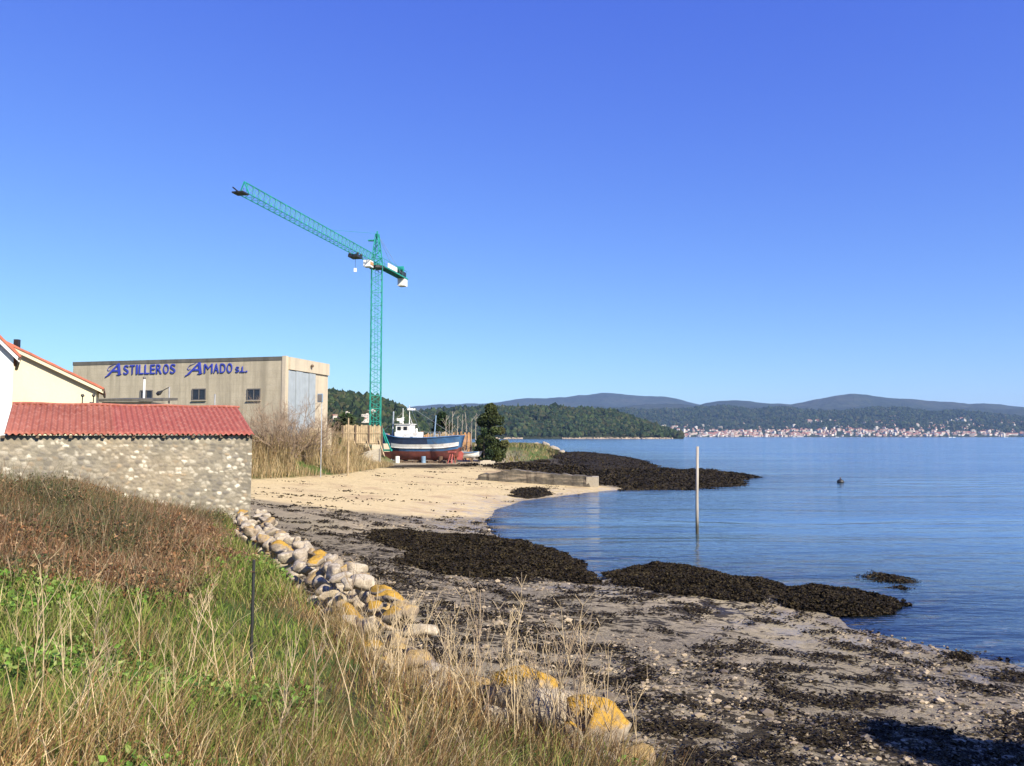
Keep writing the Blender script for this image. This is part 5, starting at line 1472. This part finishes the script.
tag(link('dry_grass', np_mesh('dry_grass', V, quads=Q, tris=T, mats=[M['blade']], attrs=dict(col=c))), 'long dry straw-coloured grass on the bank and along the tumbled wall', 'grass', kind='stuff')
print('dry', n)
# straw tufts pushing through the broken stretch of the wall
n = 9000; s0_ = rng.uniform(0, 1, n); k_ = rng.integers(0, 420, n); ty = 7.4 + 4.2 * vn(k_, 0, 61); tx_ = np.interp(ty, [w[1] for w in WALL[::-1]], [w[0] for w in WALL[::-1]]) + (vn(k_, 5, 62) - .35) * 1.5
x, y = tx_ + rng.normal(size=n) * .07, ty + rng.normal(size=n) * .07
k = ~((x > .1) & (y < 7.8)); x, y = x[k], y[k]; n = len(x)
V, Q, T, c = blades(x, y, ground(x, y) + .02, rng.uniform(.25, .85, n), rng.uniform(.003, .006, n), rng.uniform(.05, .7, n), shades(TAN, n), curl=.6)
tag(link('straw_tufts', np_mesh('straw_tufts', V, quads=Q, tris=T, mats=[M['blade']], attrs=dict(col=c))), 'tufts of dry straw pushing up through the broken stretch of the stone wall', 'grass', kind='stuff')
# bramble and bracken scrub in front of the shed
n = 170000; x = rng.uniform(-20, -4.2, n); y = rng.uniform(10, 26, n); db = sd(x, y, BRAMBLE)
k = (db + 2.2 * fbm(x * .6, y * .6, 4, 401) + rng.normal(size=n) * .35 > 0) & ~in_shed(x, y) & (x / y > -.85); x, y = x[k], y[k]; n = len(x)
mound = (.28 + .42 * sm(0, 2.0, db[k])) * (.85 + 1.3 * fbm(x * .3, y * .3, 2, 405) + 1.5 * fbm(x * .8, y * .8, 4, 402)) + .12 * sm(-8, -14, x)
z = ground(x, y); hz_ = mound * rng.uniform(.1, 1.25, n) ** .7
cc = np.stack([x, y, z + hz_], -1); LV, LQ = leaf_quads(cc, .045 * np.where(rng.random(n) < .3, 1.1, .65), flat=.8)
rust = 1.8 * fbm(x * .45, y * .45, 4, 403) + .30 * sm(-9.5, -6.5, x) - .06
pal1 = shades([(.24, .115, .05), (.18, .09, .042), (.32, .18, .09), (.13, .07, .04), (.38, .25, .13)], n); pal2 = shades([(.06, .06, .026), (.085, .075, .03), (.11, .085, .042), (.045, .05, .022), (.07, .095, .03)], n)
col = np.where((rust + .25 * rng.normal(size=n) > .10)[:, None], pal1, pal2)
tag(link('bramble', np_mesh('bramble', LV, quads=LQ, mats=[M['leaf']], attrs=dict(col=np.repeat(col, 4, 0)))), 'brown and dark green bramble scrub heaped in front of the stone shed', 'scrub', kind='stuff')
n = 26000; i = rng.integers(0, len(x), n)
bcol = np.where((rust[i] + .25 * rng.normal(size=n) > .02)[:, None], shades(BROWN + [(.33, .22, .12), (.42, .31, .19)], n), shades([(.10, .10, .04), (.16, .14, .07), (.08, .07, .035), (.24, .20, .11), (.11, .13, .04)], n))
V, Q, T, c = blades(x[i], y[i], z[i], mound[i] * rng.uniform(.8, 1.7, n) + .15, np.full(n, .010), rng.uniform(.1, .9, n), bcol, curl=.8)
tag(link('bracken', np_mesh('bracken', V, quads=Q, tris=T, mats=[M['blade']], attrs=dict(col=c))), 'dead brown bracken stems standing in the bramble scrub', 'scrub', kind='stuff')
# reed bed below the boatyard
n = 42000; x = rng.uniform(-30, -11, n); y = rng.uniform(56, 97, n); dl = sd(x, y, LAND)
k = (dl > -.1) & (dl < 11) & (x > -24.5 + .0 * y) & (fbm(x * .35, y * .35, 3, 501) > -.22) & ~((x > -16) & (y > 94)); x, y = x[k], y[k]; dl = dl[k]; n = len(x)
px_ = 512 + x / y * F
hh = rng.uniform(.55, 1.0, n) * (1.1 + 1.5 * sm(0, 4, dl)) * (1.05 - .45 * sm(310, 370, px_)) * (.75 + .6 * vn(x * .3, y * .3, 7))
V, Q, T, c = blades(x, y, ground(x, y) - .05, hh, rng.uniform(.025, .05, n), rng.uniform(.05, .5, n), shades([(.46, .34, .18), (.40, .29, .14), (.55, .43, .25), (.32, .22, .11), (.26, .22, .10)], n))
tag(link('reeds', np_mesh('reeds', V, quads=Q, tris=T, mats=[M['blade']], attrs=dict(col=c))), 'tall dry reed bed between the sand and the boatyard building', 'reeds', kind='stuff')
# rough grass on the headland knoll and yard edges
n = 22000; x = rng.uniform(-34, 13, n); y = rng.uniform(98, 240, n); dl = sd(x, y, LAND)
k = (dl > .3) & (dl < 22) & ~((x > -19) & (x < -1) & (y < 122)); x, y, dl = x[k], y[k], dl[k]; n = len(x)
V, Q, T, c = blades(x, y, ground(x, y) - .05, rng.uniform(.25, .8, n), rng.uniform(.08, .16, n), rng.uniform(.1, .7, n), shades([(.30, .23, .10), (.19, .17, .06), (.13, .15, .045), (.36, .27, .14), (.09, .12, .03)], n))
tag(link('rough_grass', np_mesh('rough_grass', V, quads=Q, tris=T, mats=[M['blade']], attrs=dict(col=c))), 'rough tan and olive grass on the low headland beyond the boatyard', 'grass', kind='stuff')

# tall dead stalks, each plant a thing
M['stalk'] = simple('dry_stalk', (.50, .38, .22), .85, .3, 8)
M['stalk_dark'] = simple('dry_stalk_grey', (.30, .22, .14), .85, .3, 8)
def stalk_mesh(seed, m):
    r_ = random.Random(seed); mb = MB(); H = 1.0
    pts_ = []; x = y = 0; lx, ly = r_.uniform(-.22, .22), r_.uniform(-.15, .15)
    for i in range(7):
        t_ = i / 6; pts_.append((lx * t_ * t_ + r_.uniform(-.012, .012), ly * t_ * t_ + r_.uniform(-.012, .012), H * t_))
    mb.tube(pts_, [.0055 - .0035 * i / 6 for i in range(7)], m, 5)
    for b in range(r_.randint(4, 9)):
        t_ = r_.uniform(.35, .97); i = int(t_ * 6); a = np.array(pts_[i]); az = r_.uniform(0, 6.28); L = r_.uniform(.12, .38) * (1.15 - .5 * t_)
        d = np.array((math.cos(az) * .42, math.sin(az) * .42, .9)); mid = a + d * L * .55; e = mid + (d + (0, 0, .25)) * L * .5
        mb.tube([a, mid, e], [.0030, .0022, .0014], m, 4)
        for q in range(r_.randint(1, 4)):
            az2 = r_.uniform(0, 6.28); f = e if q else mid; g_ = f + np.array((math.cos(az2) * .6, math.sin(az2) * .6, .8)) * r_.uniform(.05, .13)
            mb.bar(f, g_, .0014, m, 3)
    me = mb.build('dry_stalk').data; bpy.data.objects.remove(bpy.data.objects['dry_stalk']); return me
STM = [stalk_mesh(i, M['stalk'] if i % 4 else M['stalk_dark']) for i in range(12)]
def stalk(px, D, h, label, group, ly=0, i=None):
    x = (px - 512) / F * D
    z = float(ground(x, D))
    o = link('dry_stalk', STM[rng.integers(0, 12) if i is None else i], loc=(x, D, z - .02)); o.scale = (h, h, h); o.rotation_euler = (rng.normal() * .06, ly + rng.normal() * .06, rng.uniform(0, 6.28))
    tag(o, label, 'stalk', group)
G1, G2, G3 = 'dead stalks on the green bank', 'dead stalks along the tumbled wall', 'dead stalks in the foreground grass'
for px in rng.normal(150, 80, 20): stalk(px, rng.uniform(5.6, 8.2), rng.uniform(.55, 1.05), 'dry branching stalk standing in the green grass on the left bank', G1, rng.normal() * .12)
for px in rng.uniform(370, 640, 74):
    D = rng.uniform(7.4, 9.2) if px < 470 else rng.uniform(7.2, 8.0)
    stalk(px, D, rng.uniform(.7, 1.30), 'tall thin dry stalk rising beside the tumbled stone wall against the shore', G2, rng.normal(.12, .16))
for px in rng.uniform(60, 520, 20): stalk(px, rng.uniform(3.8, 5.6), rng.uniform(.4, .8), 'short dry stalk in the straw grass at the bottom of the picture', G3, rng.normal(.1, .2))
for px, D, h, ly in ((640, 7.2, 1.3, .45), (655, 7.1, 1.1, .75), (612, 7.3, 1.25, .5), (548, 7.6, 1.45, .12), (585, 7.4, 1.4, .1)):
    stalk(px, D, h, 'long dry stalk leaning right over the end of the tumbled wall', 'stalks leaning over the wall end', ly)
# fence post
p = PD(253, 560, 8.6); zg_ = float(ground(p[0], 8.6))
mb = MB(); mb.tube([(p[0], 8.6, zg_ - .1), (p[0] + .01, 8.6, p[2])], [.017, .016], M['black'], 6); mb.bar((p[0] - .02, 8.58, p[2] - .12), (p[0] + .03, 8.58, p[2] - .12), .008, M['rust'])
tag(mb.build('fence_post', origin=(p[0], 8.6, zg_)), 'thin dark iron fence post standing in the green grass', 'post')
p = PD(348.5, 418, 72); zg_ = float(ground(p[0], 72))
tag(MB().tube([(p[0], 72, zg_ - .1), (p[0] + .03, 72, (zg_ + p[2]) / 2), (p[0], 72, p[2])], [.085, .08, .06], M['wood'], 7).build('wooden_post', origin=(p[0], 72, zg_)), 'tall thin wooden post at the right edge of the reed bed', 'post')

# ------------------------------------------------------------------ shrubs and trees
M['twig'] = simple('bare_twig', (.25, .18, .12), .9, .3, 2)
M['bark'] = simple('bark', (.16, .12, .085), .9, .35, 3, bump=.3)
M['palebark'] = simple('pale_bark', (.38, .33, .27), .9, .3, 3)
def grow(mb, p, d, L, r, lv, m, r_, split=(2, 4), spread=.6, wob=.25):
    pts_ = [np.array(p)]; d = np.array(d, float)
    for i in range(3):
        d = unit(d + np.array([r_.gauss(0, 1) for _ in range(3)]) * wob * .5 + (0, 0, .10)); pts_.append(pts_[-1] + d * L / 3)
    mb.tube(pts_, [r, r * .85, r * .72, r * .6], m, 5 if r > .03 else 3)
    if lv <= 0: return [pts_[-1]]
    out = []
    for k in range(r_.randint(*split)):
        t_ = r_.choice((1, 2, 3, 3)); out += grow(mb, pts_[t_], unit(d + np.array([r_.gauss(0, 1) for _ in range(3)]) * spread), L * r_.uniform(.55, .8), r * .68, lv - 1, m, r_, split, spread, wob)
    return out
def bare_shrub(px, D, h, w, label, m='twig', stems=9, seed=1, group=None, name='bare_shrub', rr=.03):
    r_ = random.Random(seed); x = (px - 512) / F * D; z = float(ground(x, D)); mb = MB()
    for k in range(stems):
        az = r_.uniform(0, 6.28); d = unit((math.cos(az) * w * .35, math.sin(az) * w * .35, 1))
        grow(mb, (x + math.cos(az) * w * .18, D + math.sin(az) * w * .18, z - .1), d, h * .42, rr, 4, M[m], r_, (2, 4), .5)
    return tag(mb.build(name, origin=(x, D, z)), label, 'shrub', group)
bare_shrub(284, 71, 5.9, 3.6, 'large bare brown shrub in front of the boatyard building corner', stems=20, seed=3, rr=.04)
bare_shrub(264, 70, 5.0, 2.4, 'small bare brown shrub beside the right end of the shed roof', stems=8, seed=4, rr=.03)
bare_shrub(303, 73, 4.8, 2.8, 'bare brown shrub in front of the blue-grey door', stems=14, seed=5, rr=.035)
bare_shrub(468, 109, 3.2, 2.6, 'rusty brown bare shrub between the fishing boat and the dark tree', stems=8, seed=6, rr=.05)
def leafy(name, px, D, ztop_px, wpx, label, pal, n=3500, ls=.3, trunk=True, cat='tree', base=.18, seed=1, zbase=None, xy=None, clumps=26, group=None):
    r_ = np.random.default_rng(seed)
    if xy is None: x = (px - 512) / F * D; top = PD(px, ztop_px, D)[2]; W_ = wpx * D / F / 2
    else: x, D = xy; top = ztop_px; W_ = wpx
    zg = float(ground(x, D)); H = top - zg
    root = empty(name, (x, D, zg), label, cat, group)
    mb = MB(); rr_ = random.Random(seed)
    mb.tube([(x, D, zg - .2), (x + .05 * H * .1, D, zg + H * .4), (x, D, zg + H * .85)], [.035 * H * .5 + .03, .025 * H * .5, .02], M['bark'], 7)
    cl = []
    for k in range(clumps):
        t_ = base + (1 - base) * r_.random() ** .9
        prof = math.sin(min(1, (t_ - base) / (1 - base) * 1.02 + .12) * math.pi) ** .6
        az = r_.uniform(0, 6.28); rad_ = W_ * prof * math.sqrt(r_.uniform(.05, .8)); c_ = np.array((x + math.cos(az) * rad_, D + math.sin(az) * rad_, zg + H * min(t_, .95)))
        cl.append((c_, W_ * r_.uniform(.26, .50)))
        mb.bar((x, D, zg + H * max(.1, t_ * .75)), c_, .02 * H * .2, M['bark'], 4, .01)
    mb.build('trunk', root)
    per = n // clumps; P_ = []; Cc = []
    for c_, r0 in cl:
        q = r_.normal(size=(per, 3)); q /= np.linalg.norm(q, axis=1)[:, None]; q *= (r_.random(per) ** .4)[:, None] * r0 * np.array((1, 1, .8)); P_.append(c_ + q)
        Cc.append(np.repeat(np.array(pal)[r_.integers(0, len(pal), 1)] * r_.uniform(.75, 1.3), per, 0) * r_.uniform(.75, 1.25, (per, 1)))
    cc = np.concatenate(P_); LV, LQ = leaf_quads(cc, ls, flat=.9)
    link('crown', np_mesh('crown', LV - np.array((x, D, zg)), quads=LQ, mats=[M['leaf']], attrs=dict(col=np.repeat(np.concatenate(Cc), 4, 0))), root)
    return root
DG = [(.022, .042, .014), (.034, .055, .018), (.05, .065, .022), (.018, .032, .012)]
leafy('evergreen_tree', 491, 106, 405, 32, 'dense dark evergreen tree standing alone right of the fishing boat', [(.05, .065, .02), (.075, .085, .026), (.10, .10, .035), (.035, .05, .016)], 15000, .22, seed=11, base=.02, clumps=46)
leafy('bush', 484, 103, 428, 16, 'dark bush at the left foot of the evergreen tree', DG, 2500, .22, seed=12, base=.05, cat='bush', clumps=14)
leafy('evergreen_tree', 442, 121, 413, 22, 'dark green tree behind the plank screen and the fishing boat', DG, 3500, .3, seed=13, base=.1)
leafy('bush', 333, 84, 435, 22, 'low green bush right of the boatyard building', [(.05, .08, .02), (.07, .09, .03)], 1800, .2, seed=14, base=.02, cat='bush', clumps=14)
leafy('bush', 346, 97, 416, 44, 'green bushy growth behind the plank fence', [(.04, .07, .02), (.05, .06, .025)], 3500, .3, seed=15, base=.02, cat='bush', clumps=22)
r_ = random.Random(9)
for k, (px, top) in enumerate(((446, 415), (452, 411), (457, 416), (462, 414), (466, 412), (471, 418), (476, 413), (480, 417), (449, 420))):
    D = 110 + r_.uniform(-3, 5); x = (px - 512) / F * D; z = float(ground(x, D)); H = PD(px, top, D)[2] - z; mb = MB()
    pts_ = [(x, D, z - .1), (x + r_.gauss(0, .06), D, z + H * .5), (x + r_.gauss(0, .12), D, z + H)]
    mb.tube(pts_, [.07, .05, .02], M['palebark'], 5)
    for b in range(9):
        t_ = r_.uniform(.3, .95); az = r_.uniform(0, 6.28); a = np.array((x, D, z + H * t_))
        mb.bar(a, a + np.array((math.cos(az) * .7, math.sin(az) * .7, .9)) * r_.uniform(.4, 1.1), .018, M['palebark'], 3, .008)
    tag(mb.build('bare_tree', origin=(x, D, z)), 'thin bare pole-like tree standing behind the stern of the fishing boat', 'tree', 'bare trees behind the boat')
for px, py, D, s in ((545, 448.5, 165, 1.6), (553, 450, 160, 1.3), (536, 447, 170, 1.1), (560, 452, 168, 1.2)):
    p = PD(px, py, D); x, y = p[0], D; o = link('boulder', SM['st_pale'][rng.integers(0, 9)], loc=(x, y, float(ground(x, y)) + s * .3)); o.scale = (s * 1.4, s, s * .8); o.rotation_euler.z = rng.uniform(0, 6)
    tag(o, 'pale boulder on the tip of the grassy headland', 'boulder', 'boulders on the headland tip')
# the tree outside the frame whose shadow lies on the shore
g_ = P(1230, 800, .8)
hC = 6.2; back = np.array((TOSUN.x, TOSUN.y)) / TOSUN.z * (hC - .8)
leafy('shore_tree', 0, 0, 8.6, 1.9, 'broad leafy tree on the bank outside the picture shading the shore', DG, 9000, .2, seed=21, base=.3, xy=(float(g_[0] + back[0]), float(g_[1] + back[1])), clumps=60)
